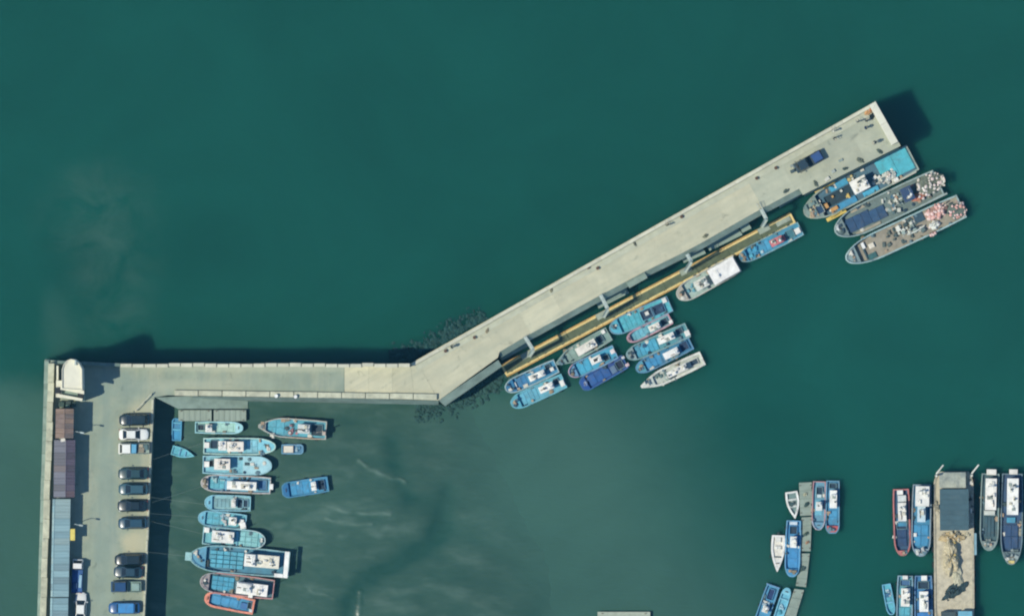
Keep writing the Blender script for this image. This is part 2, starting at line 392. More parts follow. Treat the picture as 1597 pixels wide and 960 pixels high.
M_SIDE = mat('tidal_concrete', C(112, 132, 124), rough=.9, var=.25, scale=.6, dirt=.6, dirtcol=(.05, .07, .06), spec=.2, bump=.02)
M_APRON = mat('grey_apron_concrete', C(144, 162, 148), rough=.9, var=.22, scale=.5, dirt=.45, dirtcol=(.1, .14, .12), spec=.2)
M_DARK = mat('dark_gap', (.02, .025, .028, 1), rough=.8, var=.2, dirt=0)
M_STEEL = mat('galvanised_steel', C(188, 200, 192), rough=.5, var=.1, dirt=.25, metal=.3)
M_RUST = mat('rusty_iron', (.10, .055, .035, 1), rough=.85, var=.35, scale=4, dirt=.4)
M_TYRE = mat('black_rubber', (.018, .019, .02, 1), rough=.85, var=.2, dirt=.1)
M_ROPE = mat('pale_rope', C(150, 165, 150), rough=.9, var=.1, dirt=.1)
M_GLASS = mat('dark_glass', (.012, .02, .026, 1), rough=.08, var=.05, dirt=0, spec=.6)

def struct(o): o['kind'] = 'structure'; return o
QUAY = [(70, 560), (86, 562), (190, 567), (537, 567), (537, 620), (262, 616), (241, 619), (226, 960), (215, 1200), (46, 1200), (60, 960)]
struct(MB().prism(pxy(QUAY, Z_Q), -1.5, Z_Q - .006).build('quay_foundation', M_SIDE))
def inset_poly(pts, d):
    c = Vector((sum(p[0] for p in pts)/len(pts), sum(p[1] for p in pts)/len(pts)))
    return [tuple(Vector(p) + (c - Vector(p)).normalized()*d*0) for p in pts]
struct(MB().prism(pxy([(70, 560.5), (86, 562.5), (190, 567.4), (536.6, 567.4), (536.6, 619.6), (262, 615.6), (240.6, 618.8), (225.6, 960), (214.6, 1200), (46.4, 1200), (60.4, 960)], Z_Q), Z_Q - .4, Z_Q).build('quay', M_OLD))
# pale pier: slabs on a concrete body
A = Vector((640, 567)); D = Vector((726, -409)).normalized(); Nn = Vector((-D.y, D.x))
if Nn.y < 0: Nn = -Nn
def UV(u, v): q = A + D*u + Nn*v; return (q.x, q.y)
ULEN = 833.0
SOUTH = [(684, 623.5), (776, 557), (779, 548), (816, 526), (930, 463), (1005, 423), (1060, 396), (1096, 377), (1150, 346), (1184, 327), (1246, 294), (1251, 304), (1401, 229)]
SUV = [((Vector(p) - A).dot(D), (Vector(p) - A).dot(Nn)) for p in SOUTH]
for i in range(1, len(SUV)):
    if SUV[i][0] <= SUV[i-1][0]: SUV[i] = (SUV[i-1][0] + .6, SUV[i][1])
SUV[-1] = (ULEN, SUV[-1][1])
def sv(u):
    for (a, va), (b_, vb) in zip(SUV, SUV[1:]):
        if a <= u <= b_: return va + (vb - va)*(u - a)/(b_ - a)
    return SUV[0][1] if u < SUV[0][0] else SUV[-1][1]
BODY = [(537, 567), (640, 567), UV(ULEN, 0), UV(*SUV[-1])] + [UV(*q) for q in SUV[-2::-1]] + [(537, 620)]
pier = struct(MB().prism(pxy(BODY, Z_Q), -1.5, Z_Q - .2).build('pier', M_SIDE))
slabs = [[(537.2, 566.6), (574.9, 566.6), (574.9, 620.8), (537.2, 620.2)], [(575.1, 566.6), (611.9, 566.6), (611.9, 621.6), (575.1, 620.8)],
         [(612.1, 566.6), (639.9, 566.6), (646, 622.6), (612.1, 621.7)], [(640.1, 566.6), UV(SUV[0][0] - .2, -.4), (684, 624), (646.2, 622.7)]]
us = [SUV[0][0]] + [SUV[0][0] + (ULEN - SUV[0][0])*i/14 for i in range(1, 15)]
for a, b_ in zip(us, us[1:]):
    mid = [q for q in SUV if a < q[0] < b_]
    slabs.append([UV(a + .03, -.4), UV(b_ - .03, -.4), UV(b_ - .03, sv(b_) + .5)] + [UV(q[0], q[1] + .5) for q in mid[::-1]] + [UV(a + .03, sv(a) + .5)])
for i, sl in enumerate(slabs):
    MB().prism(pxy(sl, Z_Q), Z_Q - .2, Z_Q + random.uniform(-.006, .006)).build('deck_slab', M_TIP if i > 13 else M_PIER, pier)
# battered wall face and landings at the recesses on the pier's south side
def quad_slope(name, top, bot, zt, zb, m, parent=None):
    t = [P(x, y, zt) for x, y in top]; q = [P(x, y, zb) for x, y in bot]; n = len(t)
    vs = t + q; fs = [(i, i+1, n+i+1, n+i) for i in range(n-1)]
    low = [Vector((v.x, v.y, -1.5)) for v in q]; vs += low; fs += [(n+i, n+i+1, 2*n+i+1, 2*n+i) for i in range(n-1)]
    return MB().add(vs, fs).build(name, m, parent)
quad_slope('wall_face', [(778, 549), (816, 526.5), (930, 463.5), (1005, 423.5)], [(782, 557), (820.5, 534), (934.5, 471), (1009.5, 431)], Z_Q - .21, Z_Q - 1.3, M_APRON, pier)
quad_slope('wall_face', [(1005, 423.5), (1060, 396.5), (1096, 377.5), (1150, 346.5), (1184, 327.5), (1247, 294)], [(1009.5, 431), (1064.5, 404), (1100.5, 385), (1154.5, 354), (1188.5, 335), (1251, 302)], Z_Q - .21, Z_Q - 1.3, M_APRON, pier)
quad_slope('wall_face', [(684, 624), (777, 561)], [(694, 633), (783, 571)], Z_Q - .21, Z_Q - 1.3, M_APRON, pier)
quad_slope('wall_face', [(1253, 304), (1401, 230)], [(1255, 307), (1403, 233)], Z_Q - .21, .3, M_SIDE, pier)
LAND = [([(976, 440), (1005, 424), (1010, 433), (982, 449)], Z_Q - .3), ([(774, 552), (818, 528), (825, 539), (783, 562)], 1.5), ([(926, 465), (974, 443), (981, 457), (934, 481)], 2.0), ([(940, 462), (972, 446), (977, 455), (946, 471)], 2.7),
        ([(1098, 378), (1150, 353), (1158, 366), (1107, 391)], 1.6), ([(1062, 400), (1094, 383), (1101, 395), (1067, 410)], 2.2), ([(1152, 352), (1166, 345), (1172, 356), (1158, 363)], 2.6),
        ([(1210, 312), (1247, 294), (1252, 304), (1216, 324)], 2.0)]
for pl, z in LAND:
    q = pxy(pl, z); MB().prism(q, -1.5, z).build('landing', M_APRON, pier)
    a, b_ = Vector(q[0]), Vector(q[1]); c = Vector(q[3])
    MB().prism([tuple(c + (a-c)*.92), tuple(Vector(q[2]) + (b_-Vector(q[2]))*.92), q[1], q[0]], z, z + .45).build('landing_step', M_APRON, pier)
# kerb line along the inside of the pier's sea wall
MB().prism(pxy([UV(4, 6), UV(ULEN - 14, 6), UV(ULEN - 14, 15), UV(4, 15)], Z_Q), Z_Q - .1, Z_Q + .09).build('raised_walk', mat('walk_concrete', C(186, 188, 164), rough=.9, var=.12, dirt=.4, scale=.7, dirtcol=(.22, .24, .2)), pier)

# ---------------------------------------------------------------- sea walls, one block at a time
def wall_run(name, label, a, b_, w0, n, h, m, z=Z_Q, gap=.06, jit=0.0, off=0.0):
    t = thing(name, label, 'wall', P(*a, z))
    A_, B_ = P(*a, z), P(*b_, z); d = (B_ - A_); L = d.length; d.normalize(); rz = math.atan2(d.y, d.x)
    t.rotation_euler.z = rz
    for i in range(n):
        l = L/n - gap
        MB().box(L*(i + .5)/n, off + random.uniform(-jit, jit), 0, l, w0*(1 + random.uniform(-jit, jit)), h + random.uniform(-jit, jit)*.4, ch=.04).build('wall_block', m, t)
    return t
wall_run('parapet_wall', 'pale concrete parapet along the open-water edge of the slanting pier', UV(2, 3), UV(ULEN - 12.5, 3), .5, 17, .55, M_WALL, gap=.02, jit=.02)
wall_run('parapet_wall', 'wide white parapet wall across the far tip of the pier', UV(ULEN - 6.5, 0), UV(ULEN - 6.5, 72), 1.15, 2, 1.0, M_END, gap=.02)
wall_run('parapet_wall', 'jagged pale parapet on the open-water edge of the level quay arm', (188, 569), (640, 569), .55, 24, 1.9, M_WALL, gap=.12, jit=.09)
wall_run('parapet_wall', 'low parapet behind the white building at the quay corner', (90, 564), (188, 569), .5, 5, 1.1, M_SIDE, gap=.03, jit=.03)
sw = wall_run('sea_wall', 'long weathered cream sea wall along the outer edge behind the sheds', (81, 566), (67.5, 960), .95, 13, 1.5, M_CREAM, gap=.03, jit=.05)
wall_run('sea_wall_footing', 'grey ledge outside the cream sea wall', (73, 562), (61.5, 960), .7, 11, .35, M_APRON, z=Z_Q, gap=.03, jit=.03)
for pts in [((67.5, 960), (59, 1190))]:
    wall_run('sea_wall', 'cream sea wall continuing below the frame', *pts, .95, 8, 1.5, M_CREAM, gap=.03, jit=.05)
wall_run('kerb', 'cream kerb of long blocks along the basin side of the quay arm', (272, 612), (682, 618.5), .85, 11, .5, M_CREAM, gap=.1, jit=.03)
wall_run('kerb', 'thin pale kerb along the basin edge of the car park', (238.5, 622), (224.5, 960), .35, 20, .18, M_CREAM, gap=.04, jit=.03)
wall_run('kerb', 'thin pale kerb of the car park below the frame', (224.5, 960), (216, 1180), .35, 12, .18, M_CREAM, gap=.04)
# sloped facing under the kerb and the slipway
quad_slope('stone_facing', [(300, 617.5), (537, 620.6), (684, 624.4)], [(300, 624), (537, 628), (684, 631)], Z_Q - .1, 3.1, M_APRON)['kind'] = 'structure'
slip = [(243, 619), (300, 617), (386, 619), (386, 637), (278, 637)]
zs = [7.4, 6.0, 3.4, 3.3, 6.0]
struct(MB().prism(pxy(slip, 5), 1.0, zs).build('slipway', M_APRON))

# ---------------------------------------------------------------- rubble at the pier's elbow
def rubble(name, label, pts, n, rmin, rmax, m, z0, seed, wid):
    rnd = random.Random(seed); b = MB()
    for k in range(n):
        i = rnd.randrange(len(pts)-1); t = rnd.random()
        a, q = Vector(pts[i]), Vector(pts[i+1]); c = a + (q-a)*t
        off = (q-a).normalized(); off = Vector((-off.y, off.x)); e = abs(rnd.gauss(0, .55)); e = min(e, 1.2)
        c = c + off*(e*wid)
        r = rnd.uniform(rmin, rmax)
        zz = max(z0, (mud_z(c.x, c.y) if z0 > -.1 else -9)) - .12*e
        w_ = P(c.x, c.y, 0)
        b.ball((w_.x, w_.y, zz + rnd.uniform(-.15, .1)), r*rnd.uniform(.7, 1.4), r*rnd.uniform(.7, 1.2), r*.7, 6, 4, jit=.25, seed=seed*1000 + k)
    o = b.build(name, m); o['kind'] = 'stuff'; o['label'] = label; o['category'] = 'rubble'
M_ROCK = mat('wet_dark_rock', C(34, 78, 76), rough=.7, var=.35, scale=1.2, dirt=.3, dirtcol=(.01, .02, .022), spec=.3)
M_ROCK2 = mat('weedy_grey_rock', C(48, 84, 78), rough=.8, var=.35, scale=1.2, dirt=.4, dirtcol=(.02, .03, .028), spec=.3)
rubble('rubble', 'dark wet rubble heaped against the open-water side of the elbow', [(760, 496), (720, 518), (680, 541), (640, 562), (610, 564)], 900, .22, .48, M_ROCK, -.13, 3, 24)
rubble('rubble', 'dark weedy rubble along the basin side of the elbow', [(648, 629), (692, 630), (742, 600), (785, 571), (800, 564)], 800, .2, .42, M_ROCK2, .1, 4, 24)

# ---------------------------------------------------------------- buildings along the sea wall
M_WHITE = mat('white_roof_membrane', C(226, 222, 198), rough=.8, var=.07, scale=.8, dirt=.25, dirtcol=(.45, .42, .34))
M_RENDER = mat('white_render', C(226, 228, 214), rough=.85, var=.08, dirt=.25)
def windows(parent, cx, cy, rz, L, z, n, w=.9, h=1.0):
    for i in range(n):
        x = (i + .5)/n*L - L/2
        f = MB().box(0, 0, 0, w + .16, .06, h + .16).build('window', M_STEEL, parent)
        f.location = (cx + x*math.cos(rz), cy + x*math.sin(rz), z); f.rotation_euler.z = rz
        MB().box(0, 0, .08, w, .075, h).build('pane', M_GLASS, f)
t = thing('harbour_building', 'white two-storey building with rounded end at the quay corner', 'building', P(112, 590, Z_Q))
def lp(pts, z): return [tuple((P(x, y, z) - t.location)[:2]) for x, y in pts]
MAIN = [(96.5, 576), (99, 568), (104, 562), (110, 559.5), (116, 560.5), (123, 566), (128, 575), (128.5, 608), (96.5, 606)]
zt = 7.8
MB().prism(lp(MAIN, zt + Z_Q), 0, zt - .02).build('wall', M_RENDER, t)
inn = [(97.6, 576.3), (100, 568.9), (104.6, 563.2), (110.1, 560.8), (115.6, 561.7), (122, 566.8), (126.9, 575.4), (127.3, 606.8), (97.6, 604.9)]
rf = MB().prism(lp(inn, zt + Z_Q), zt - .15, zt + .03).build('roof', M_WHITE, t)
b = MB(); po, pi_ = lp(MAIN, zt + Z_Q), lp(inn, zt + Z_Q); n = len(po)
b.add([(x, y, zt - .1) for x, y in po] + [(x, y, zt + .28) for x, y in po] + [(x, y, zt + .28) for x, y in pi_] + [(x, y, zt + .0) for x, y in pi_],
      [(k*n + i, k*n + (i+1) % n, (k+1)*n + (i+1) % n, (k+1)*n + i) for k in range(3) for i in range(n)])
b.build('roof_parapet', M_WHITE, rf)
for (x, y, lx, ly, h) in [(118, 565, .3, .8, .5)]:
    q = lp([(x, y)], zt + Z_Q)[0]; MB().box(q[0], q[1], zt + .03, lx, ly, h, ch=.04).build('roof_vent', M_STEEL, rf)
MB().prism(lp([(87.5, 593), (96.4, 593), (96.4, 620), (87, 619)], 12), 0, 4.4).build('side_wing', M_WHITE, t)
MB().prism(lp([(96.5, 606.4), (128.6, 608.4), (131, 611), (131, 625), (96.5, 620.4)], 12), 0, 3.9).build('terrace', M_APRON, t)
MB().prism(lp([(95, 601.5), (131, 609), (131, 614.5), (94, 607)], 14), 6.2, 6.4).build('canopy', M_WHITE, t)
MB().prism(lp([(92, 614), (129, 621), (128, 625), (91, 618.5)], 12), 3.9, 4.75).build('terrace_parapet', M_WHITE, t)
MB().prism(lp([(88, 570), (90.8, 570), (90.8, 593), (88, 593)], 11), 0, 3.2).build('yard_wall', M_WHITE, t)
for (x, y) in [(92, 608.5), (127, 616)]:
    q = lp([(x, y)], 9)[0]; MB().box(q[0], q[1], 3.92 if x > 100 else 4.42, .9, .9, .5, ch=.05).build('roof_hatch', M_DARK, t)
q = lp([(129, 590)], 8)[0]
windows(t, q[0] + .02, q[1], math.pi/2, 2.8, 3.6, 3); windows(t, q[0] + .02, q[1], math.pi/2, 2.8, .9, 2)
dq = lp([(129, 603)], 7)[0]; d_ = MB().box(dq[0] + .03, dq[1], 0, .07, 1.0, 2.1).build('door', paint(60, 90, 110), t); MB().tube([(dq[0] + .09, dq[1] + .35, 1.0), (dq[0] + .09, dq[1] + .35, 1.2)], .02).build('handle', M_STEEL, d_)

def shed(name, label, x0, x1, y0, y1, eave, ridge, mw, me_, skew, wall_m, pitch=1.0, ridge_f=.5, slant=0.0):
    """long low shed; each roof sheet is its own piece. x0..x1 at y0, shifted by skew at y1"""
    t = thing(name, label, 'shed', P((x0 + x1)/2, (y0 + y1)/2, Z_Q))
    L0 = t.location
    zr = Z_Q + eave
    def q(f, y):
        s = skew*(y - y0)/(y1 - y0); v = P(x0 + s + (x1 - x0)*f, y, zr) - L0; return v.x, v.y
    n = max(3, round((y1 - y0)*MPP/pitch))
    wl = [q(.03, y0 + 1.2), q(.97, y0 + 1.2), q(.97, y1 - 1.2), q(.03, y1 - 1.2)]
    MB().prism(wl, 0, eave - .03).build('wall', wall_m, t)
    for i in range(n):
        ya, yb = y0 + (y1 - y0)*i/n, y0 + (y1 - y0)*(i+1)/n - .12
        for f0, f1, za, zb, m in [(0, ridge_f, eave, ridge, mw), (ridge_f, 1, ridge, eave, me_)]:
            if f1 - f0 < .02: continue
            j = random.uniform(-.012, .012)
            a, b_, c, d = q(f0, ya), q(f1, ya), q(f1, yb), q(f0, yb)
            K = 5; vs = []; fs = []
            for k in range(K + 1):                     # shallow ribs across the sheet
                s = k/K; rz_ = .035*(k % 2)
                for (p_, r_, z_) in ((a, d, za), (b_, c, zb)):
                    vs.append((p_[0] + (r_[0]-p_[0])*s, p_[1] + (r_[1]-p_[1])*s, z_ + rz_ + j))
            fs = [(2*k, 2*k+1, 2*k+3, 2*k+2) for k in range(K)]
            MB().add(vs, fs).build('roof_sheet', random.choice(m) if isinstance(m, list) else m, t)
    if 0.05 < ridge_f < .95:
        a, b_ = q(ridge_f, y0), q(ridge_f, y1)
        MB().tube([(a[0], a[1], ridge + .02), (b_[0], b_[1], ridge + .02)], .07, 6).build('ridge_cap', me_[0] if isinstance(me_, list) else me_, t)
    ex, ey = q(.985, (y0 + y1)/2)
    windows(t, ex, ey, math.pi/2 + 0.02, (y1 - y0)*MPP*.8, 1.0, max(2, int((y1-y0)*MPP/3)), .8, .8)
    return t
RUSTY = [mat('rusty_sheet_%d' % i, c, rough=.85, var=.3, scale=1.3, dirt=.5, dirtcol=(.16, .10, .075), stretch=(.35, 2.2, 1)) for i, c in enumerate([C(128, 112, 104), C(140, 120, 106), C(118, 108, 104)])]
PURP_LIT = [mat('mauve_lit_sheet_%d' % i, c, rough=.7, var=.1, scale=1.2, dirt=.2, stretch=(.4, 2, 1)) for i, c in enumerate([C(104, 106, 116), C(110, 111, 120), C(98, 98, 104), C(112, 104, 104)])]  # west slope: sunlit brightness put into the sheet colours
PURP_SHADE = [mat('mauve_shade_sheet_%d' % i, c, rough=.7, var=.1, scale=1.2, dirt=.2, stretch=(.4, 2, 1)) for i, c in enumerate([C(98, 90, 104), C(104, 95, 108), C(90, 84, 94), C(108, 92, 96)])]  # east slope of the same roof: shade put into its darker colours
BLUE_S = [mat('blue_grey_sheet_%d' % i, c, rough=.55, var=.07, scale=1.0, dirt=.18, stretch=(.4, 2, 1)) for i, c in enumerate([C(136, 168, 172), C(142, 173, 176), C(132, 163, 168), C(124, 150, 154), C(150, 174, 172)])]
M_SHEDW = mat('shed_cladding', C(120, 134, 136), rough=.8, var=.15, dirt=.4)
shed('rusty_shed', 'small shed with rusty brown roof next to the white building', 87, 115, 637, 683, 4.1, 4.45, RUSTY, RUSTY, -.6, M_SHEDW, .8, .5)
shed('mauve_shed', 'shed with dark mauve ridged roof between rusty and blue-grey roofs', 84.5, 117.5, 685.5, 775, 3.0, 3.5, PURP_LIT, PURP_SHADE, -1.0, M_SHEDW, 1.0, .58)
ls = shed('long_shed', 'long shed with pale blue-grey sheet roof beside the parked trucks', 82, 110, 777.5, 930, 2.7, 2.9, BLUE_S, BLUE_S, -3.0, M_SHEDW, 1.0, .12)
shed('long_shed', 'pale blue-grey shed roof cut off by the bottom edge of the picture', 78.6, 106.6, 931.5, 1090, 2.75, 2.95, BLUE_S, BLUE_S, -3.0, M_SHEDW, 1.0, .12)

q = P(113.0, 833, Z_Q + 2.6) - ls.location
MB().box(q.x, q.y, 2.4, .8, 1.8, .22, ch=.04).build('awning', paint(232, 208, 92), ls)

# ---------------------------------------------------------------- boats
def out_w(t, bow):
    if bow == 'round': f = 1 if t < .74 else math.sqrt(max(0, 1 - ((t-.74)/.26)**2.4))
    elif bow == 'point': f = 1 if t < .66 else 1 - .86*((t-.66)/.34)**1.55
    elif bow == 'spear': f = 1 if t < .35 else 1 - ((t-.35)/.65)**1.7
    elif bow == 'ship': f = 1 if t < .7 else math.sqrt(max(0, 1 - ((t-.7)/.3)**2.0))
    elif bow == 'barge': f = 1 if t < .92 else 1 - .25*((t-.92)/.08)**2
    else: f = 1 if t < .86 else math.sqrt(max(0, 1 - .8*((t-.86)/.14)**2))
    return f * (.93 + .07*smooth(0, .22, t))
TS = [0, .02, .12, .25, .4, .5, .58, .66, .72, .77, .82, .86, .9, .93, .955, .975, .99, 1.0]
BOATS = []
class Boat:
    def __init__(s, label, bow, stern, wpx, z=0.0, kind='round', hull=(210, 216, 208), rim=None, deck=(120, 190, 200), fb=1.05, rw=.16, fore=None, sheer=.35, group=None, name='fishing_boat', cat='boat', well=.42):
        B, T = P(*bow, z + fb), P(*stern, z + fb)
        s.L = (B - T).length; s.W = wpx * MPP; s.kind = kind; s.fb = fb
        mid = (B + T)/2
        s.t = thing(name, label, cat, (mid.x, mid.y, z), math.atan2(B.y - T.y, B.x - T.x), group)
        s.t.scale.z = .8
        L, W = s.L, s.W
        s.sheer = lambda t: fb*(1 + sheer*smooth(.5, 1.0, t)**1.5 + .06*smooth(.3, 0, t))
        rim = rim or hull
        mh, mr, md = paint(*hull, dirt=.55, var=.2), paint(*rim, dirt=.6, var=.22), paint(*deck, dirt=.55, var=.2)
        pts = [(-L/2 + t*L, W/2*out_w(t, kind), t) for t in TS]
        # inner line of the bulwark
        inn = []
        for i, (x, y, t) in enumerate(pts):
            a, b_ = pts[max(i-1, 0)], pts[min(i+1, len(pts)-1)]
            d = Vector((b_[0]-a[0], b_[1]-a[1])).normalized() if i < len(pts)-1 else Vector((0, -1))
            if i == 0: d = Vector((1, 0))
            nx, ny = -d.y, d.x                           # outward (port side is +y): left of travel
            xx, yy = x - nx*rw, y - ny*rw
            if i == 0: xx = x + rw
            inn.append((min(xx, L/2 - rw), max(yy, 0.0), t))
        s.inn = inn; s.pts = pts
        vs, fs = [], []; n = len(pts)
        for sg in (1, -1):
            o = len(vs)
            for x, y, t in pts:
                k = smooth(.7, 1, t); sh = s.sheer(t)
                vs += [(x, sg*y, sh), (x - k*.25, sg*y*(.95 - .3*k), .08), (x - k*.5, sg*y*(.8 - .4*k), -.3), (x - k*.5, 0, -.42)]
            for i in range(n-1):
                for j in range(3): fs.append((o+i*4+j, o+(i+1)*4+j, o+(i+1)*4+j+1, o+i*4+j+1))
            fs.append((o, o+1, o+2, o+3))
        if kind in ('barge', 'blunt', 'point'):
            e = n*4; fs.append(((n-1)*4, (n-1)*4+1, (n-1)*4+2, (n-1)*4+3)); fs.append((e+(n-1)*4, e+(n-1)*4+1, e+(n-1)*4+2, e+(n-1)*4+3))
        MB().add(vs, fs).build('hull', mh, s.t)
        dz = fb - well; s.dz = dz
        vs, fs = [], []
        for sg in (1, -1):
            o = len(vs)
            for (x, y, t), (xi, yi, _) in zip(pts, inn):
                sh = s.sheer(t)
                vs += [(x + .03*(1 if t > .97 else 0), sg*(y + .03), sh - .1), (x + .03*(1 if t > .97 else 0), sg*(y + .03), sh + .05), (xi, sg*yi, sh + .05), (xi, sg*yi, dz - .05)]
            for i in range(n-1):
                for j in range(3): fs.append((o+i*4+j, o+(i+1)*4+j, o+(i+1)*4+j+1, o+i*4+j+1))
        o2 = n*4
        for j in range(3): fs.append((j, j+1, o2+j+1, o2+j))                  # transom
        if kind in ('barge', 'blunt', 'point'):
            a = (n-1)*4
            for j in range(3): fs.append((a+j, a+j+1, o2+a+j+1, o2+a+j))
        MB().add(vs, fs).build('gunwale', mr, s.t)
        def strip(t0, z, dy=0.0):
            st = [(x, y, t) for x, y, t in inn if t >= t0]
            if t0 > 0:
                j = next(i for i, q in enumerate(inn) if q[2] >= t0); a, b_ = inn[j-1], inn[j]; k = (t0 - a[2])/(b_[2]-a[2])
                st = [(a[0]+(b_[0]-a[0])*k, a[1]+(b_[1]-a[1])*k, t0)] + st
            vs = []; fs = []
            for x, y, t in st:
                zz = z(t) if callable(z) else z
                vs += [(x, y - dy, zz), (x, -(y - dy), zz)]
            fs = [(2*i, 2*i+1, 2*i+3, 2*i+2) for i in range(len(st)-1)]
            return vs, fs
        MB().add(*strip(0, dz)).build('deck', md, s.t)
        if fore:
            t0, fc = fore
            vs, fs = strip(t0, lambda t: s.sheer(t) - .03, -.004)
            vs += [(vs[0][0], vs[0][1], dz - .05), (vs[1][0], vs[1][1], dz - .05)]; fs.append((0, 1, len(vs)-1, len(vs)-2))
            fo = MB().add(vs, fs).build('foredeck', paint(*fc, dirt=.35, var=.13), s.t)
            x = vs[0][0] + (1 - t0)*L*.42
            MB().tube([(x, -.12, s.sheer(.9) - .05), (x, -.12, s.sheer(.9) + .35)], .05).tube([(x, .12, s.sheer(.9) - .05), (x, .12, s.sheer(.9) + .35)], .05).tube([(x, -.26, s.sheer(.9) + .22), (x, .26, s.sheer(.9) + .22)], .045).build('bollard', M_RUST, fo)
        s.foreT = fore[0] if fore else None; BOATS.append(s)
        # tyre fenders
        for k in range(int(L//2.6)):
            tt = .14 + k*2.6/L
            if tt < .7:
                for sg in (1, -1):
                    MB().torus((-L/2 + tt*L, sg*(W/2 + .1), fb*.55), .2, .08).build('fender', M_TYRE, s.t)
    def base(s, t): return s.sheer(t) - .03 if (s.foreT and t >= s.foreT) else s.dz
    def X(s, t): return -s.L/2 + t*s.L
    def hw(s, t):
        for a, b_ in zip(s.inn, s.inn[1:]):
            if a[2] <= t <= b_[2]: return a[1] + (b_[1]-a[1])*(t-a[2])/(b_[2]-a[2])
        return s.inn[-1][1]
    def cabin(s, t0, t1, s0=-.55, s1=.55, h=1.7, col=(238, 236, 222), roofcol=None, gear=2, seed=0, slope=0.0):
        rnd = random.Random(seed + int(t0*1000) + int(s.L*97)); W2 = s.W/2
        x0, x1, y0, y1 = s.X(t0), s.X(t1), s0*W2, s1*W2; cx, cy, lx, ly = (x0+x1)/2, (y0+y1)/2, x1-x0, y1-y0
        m = paint(*col, dirt=.3)
        c = MB().box(cx, cy, s.dz, lx - .2, ly - .2, h - .02, top=.97).build('cabin', m, s.t)
        z = s.dz + h
        MB().box(cx, cy, z - .02, lx, ly, .1, ch=.045).build('roof', paint(*(roofcol or col), dirt=.3, var=.08), c)
        for sg in (1, -1):
            nw = max(1, int(lx/.9))
            for k in range(nw):
                MB().box(x0 + .1 + (lx-.2)*(k+.5)/nw, cy + sg*(ly/2 - .108), s.dz + h*.5, (lx-.2)/nw*.7, .03, h*.3).build('window', M_GLASS, c)
        for k in (-1, 0, 1):
            MB().box(x1 - .112, cy + k*(ly-.2)/3.2, s.dz + h*.5, .03, (ly-.2)/4, h*.32).build('window', M_GLASS, c)
        MB().box(x0 + .1, cy - ly*.18, s.dz, .04, min(.6, ly*.35), h*.85).build('door', paint(150, 160, 160), c)
        zt = z + .08
        for k in range(gear):                            # lockers, rafts, vents and lamps on the roof
            r = rnd.random(); gx = cx + rnd.uniform(-.36, .36)*lx; gy = cy + rnd.uniform(-.3, .3)*ly
            if r < .3: MB().box(gx, gy, zt, rnd.uniform(.3, .7), rnd.uniform(.25, .55), rnd.uniform(.2, .4), ch=.04).build('roof_locker', paint(*rnd.choice([(222, 222, 208), (196, 190, 164), (120, 140, 140), (206, 200, 176)])), c)
            elif r < .5: MB().tube([(gx - .3, gy, zt + .2), (gx + .3, gy, zt + .2)], .19, 10).build('life_raft', paint(232, 228, 214), c, True)
            elif r < .7: MB().tube([(gx, gy, zt), (gx, gy, zt + .5)], .09, 8).ball((gx, gy, zt + .55), .17, .17, .1).build('vent', paint(60, 76, 76), c)
            elif r < .85: MB().box(gx, gy, zt, rnd.uniform(.5, .9), .1, .12).tube([(gx, gy, zt), (gx, gy, zt + .3)], .04).build('lamp_bar', M_RUST, c)
            else: MB().box(gx, gy, zt, .5, .5, .16, ch=.04).build('roof_hatch', paint(150, 160, 150), c)
        # radar arch and whip aerial
        xa = x0 + lx*.25
        MB().tube([(xa, cy - ly*.3, zt - .02), (xa, cy - ly*.3, zt + .8), (xa, cy + ly*.3, zt + .8), (xa, cy + ly*.3, zt - .02)], .035, 5).tube([(xa, cy, zt + .8), (xa, cy, zt + 1.6)], .025, 5).build('mast', M_STEEL, c)
        MB().ball((xa, cy + ly*.12, zt + .9), .22, .22, .1).build('radar', paint(235, 235, 228), c, True)
        MB().tube([(xa + .3, cy - ly*.34, zt), (xa + .1, cy - ly*.36, zt + 2.0)], .015, 4).build('antenna', M_STEEL, c)
        return c
    def hatch(s, t0, t1, n=2, m=1, s0=-.7, s1=.7, col=(110, 185, 200), h=.12, gap=.04):
        W2 = s.W/2; lx = (s.X(t1) - s.X(t0))/n; ly = (s1 - s0)*W2/m; src = None
        for i in range(n):
            for j in range(m):
                loc = (s.X(t0) + lx*(i+.5), s0*W2 + ly*(j+.5), s.dz)
                if not src: src = MB().box(0, 0, 0, lx - gap, ly - gap, h, ch=.035).build('hatch_cover', paint(*col, dirt=.5, var=.2), s.t, loc=loc)
                else: inst(src, s.t, loc)
    def hold(s, t0, t1, s0=-.5, s1=.5, col=(22, 50, 66), rimcol=(110, 150, 155), h=.4):
        W2 = s.W/2; x0, x1, y0, y1 = s.X(t0), s.X(t1), s0*W2, s1*W2; w_ = .08; dz = s.base((t0+t1)/2)
        b = MB()
        b.box((x0+x1)/2, y0, dz, x1-x0, w_, h).box((x0+x1)/2, y1, dz, x1-x0, w_, h).box(x0, (y0+y1)/2, dz, w_, y1-y0-w_-.01, h).box(x1, (y0+y1)/2, dz, w_, y1-y0-w_-.01, h)
        c = b.build('hold_coaming', paint(*rimcol), s.t)
        MB().box((x0+x1)/2, (y0+y1)/2, dz + .015, x1-x0-w_, y1-y0-w_, .02).build('hold_floor', paint(*col), c)
    def box(s, name, t, q, lx, ly, h, col, z=0.0, rot=0.0):
        return MB().box(s.X(t), q*s.W/2, s.base(t) + z, lx, ly, h, rot, ch=min(.06, h*.25)).build(name, paint(*col, dirt=.3), s.t)
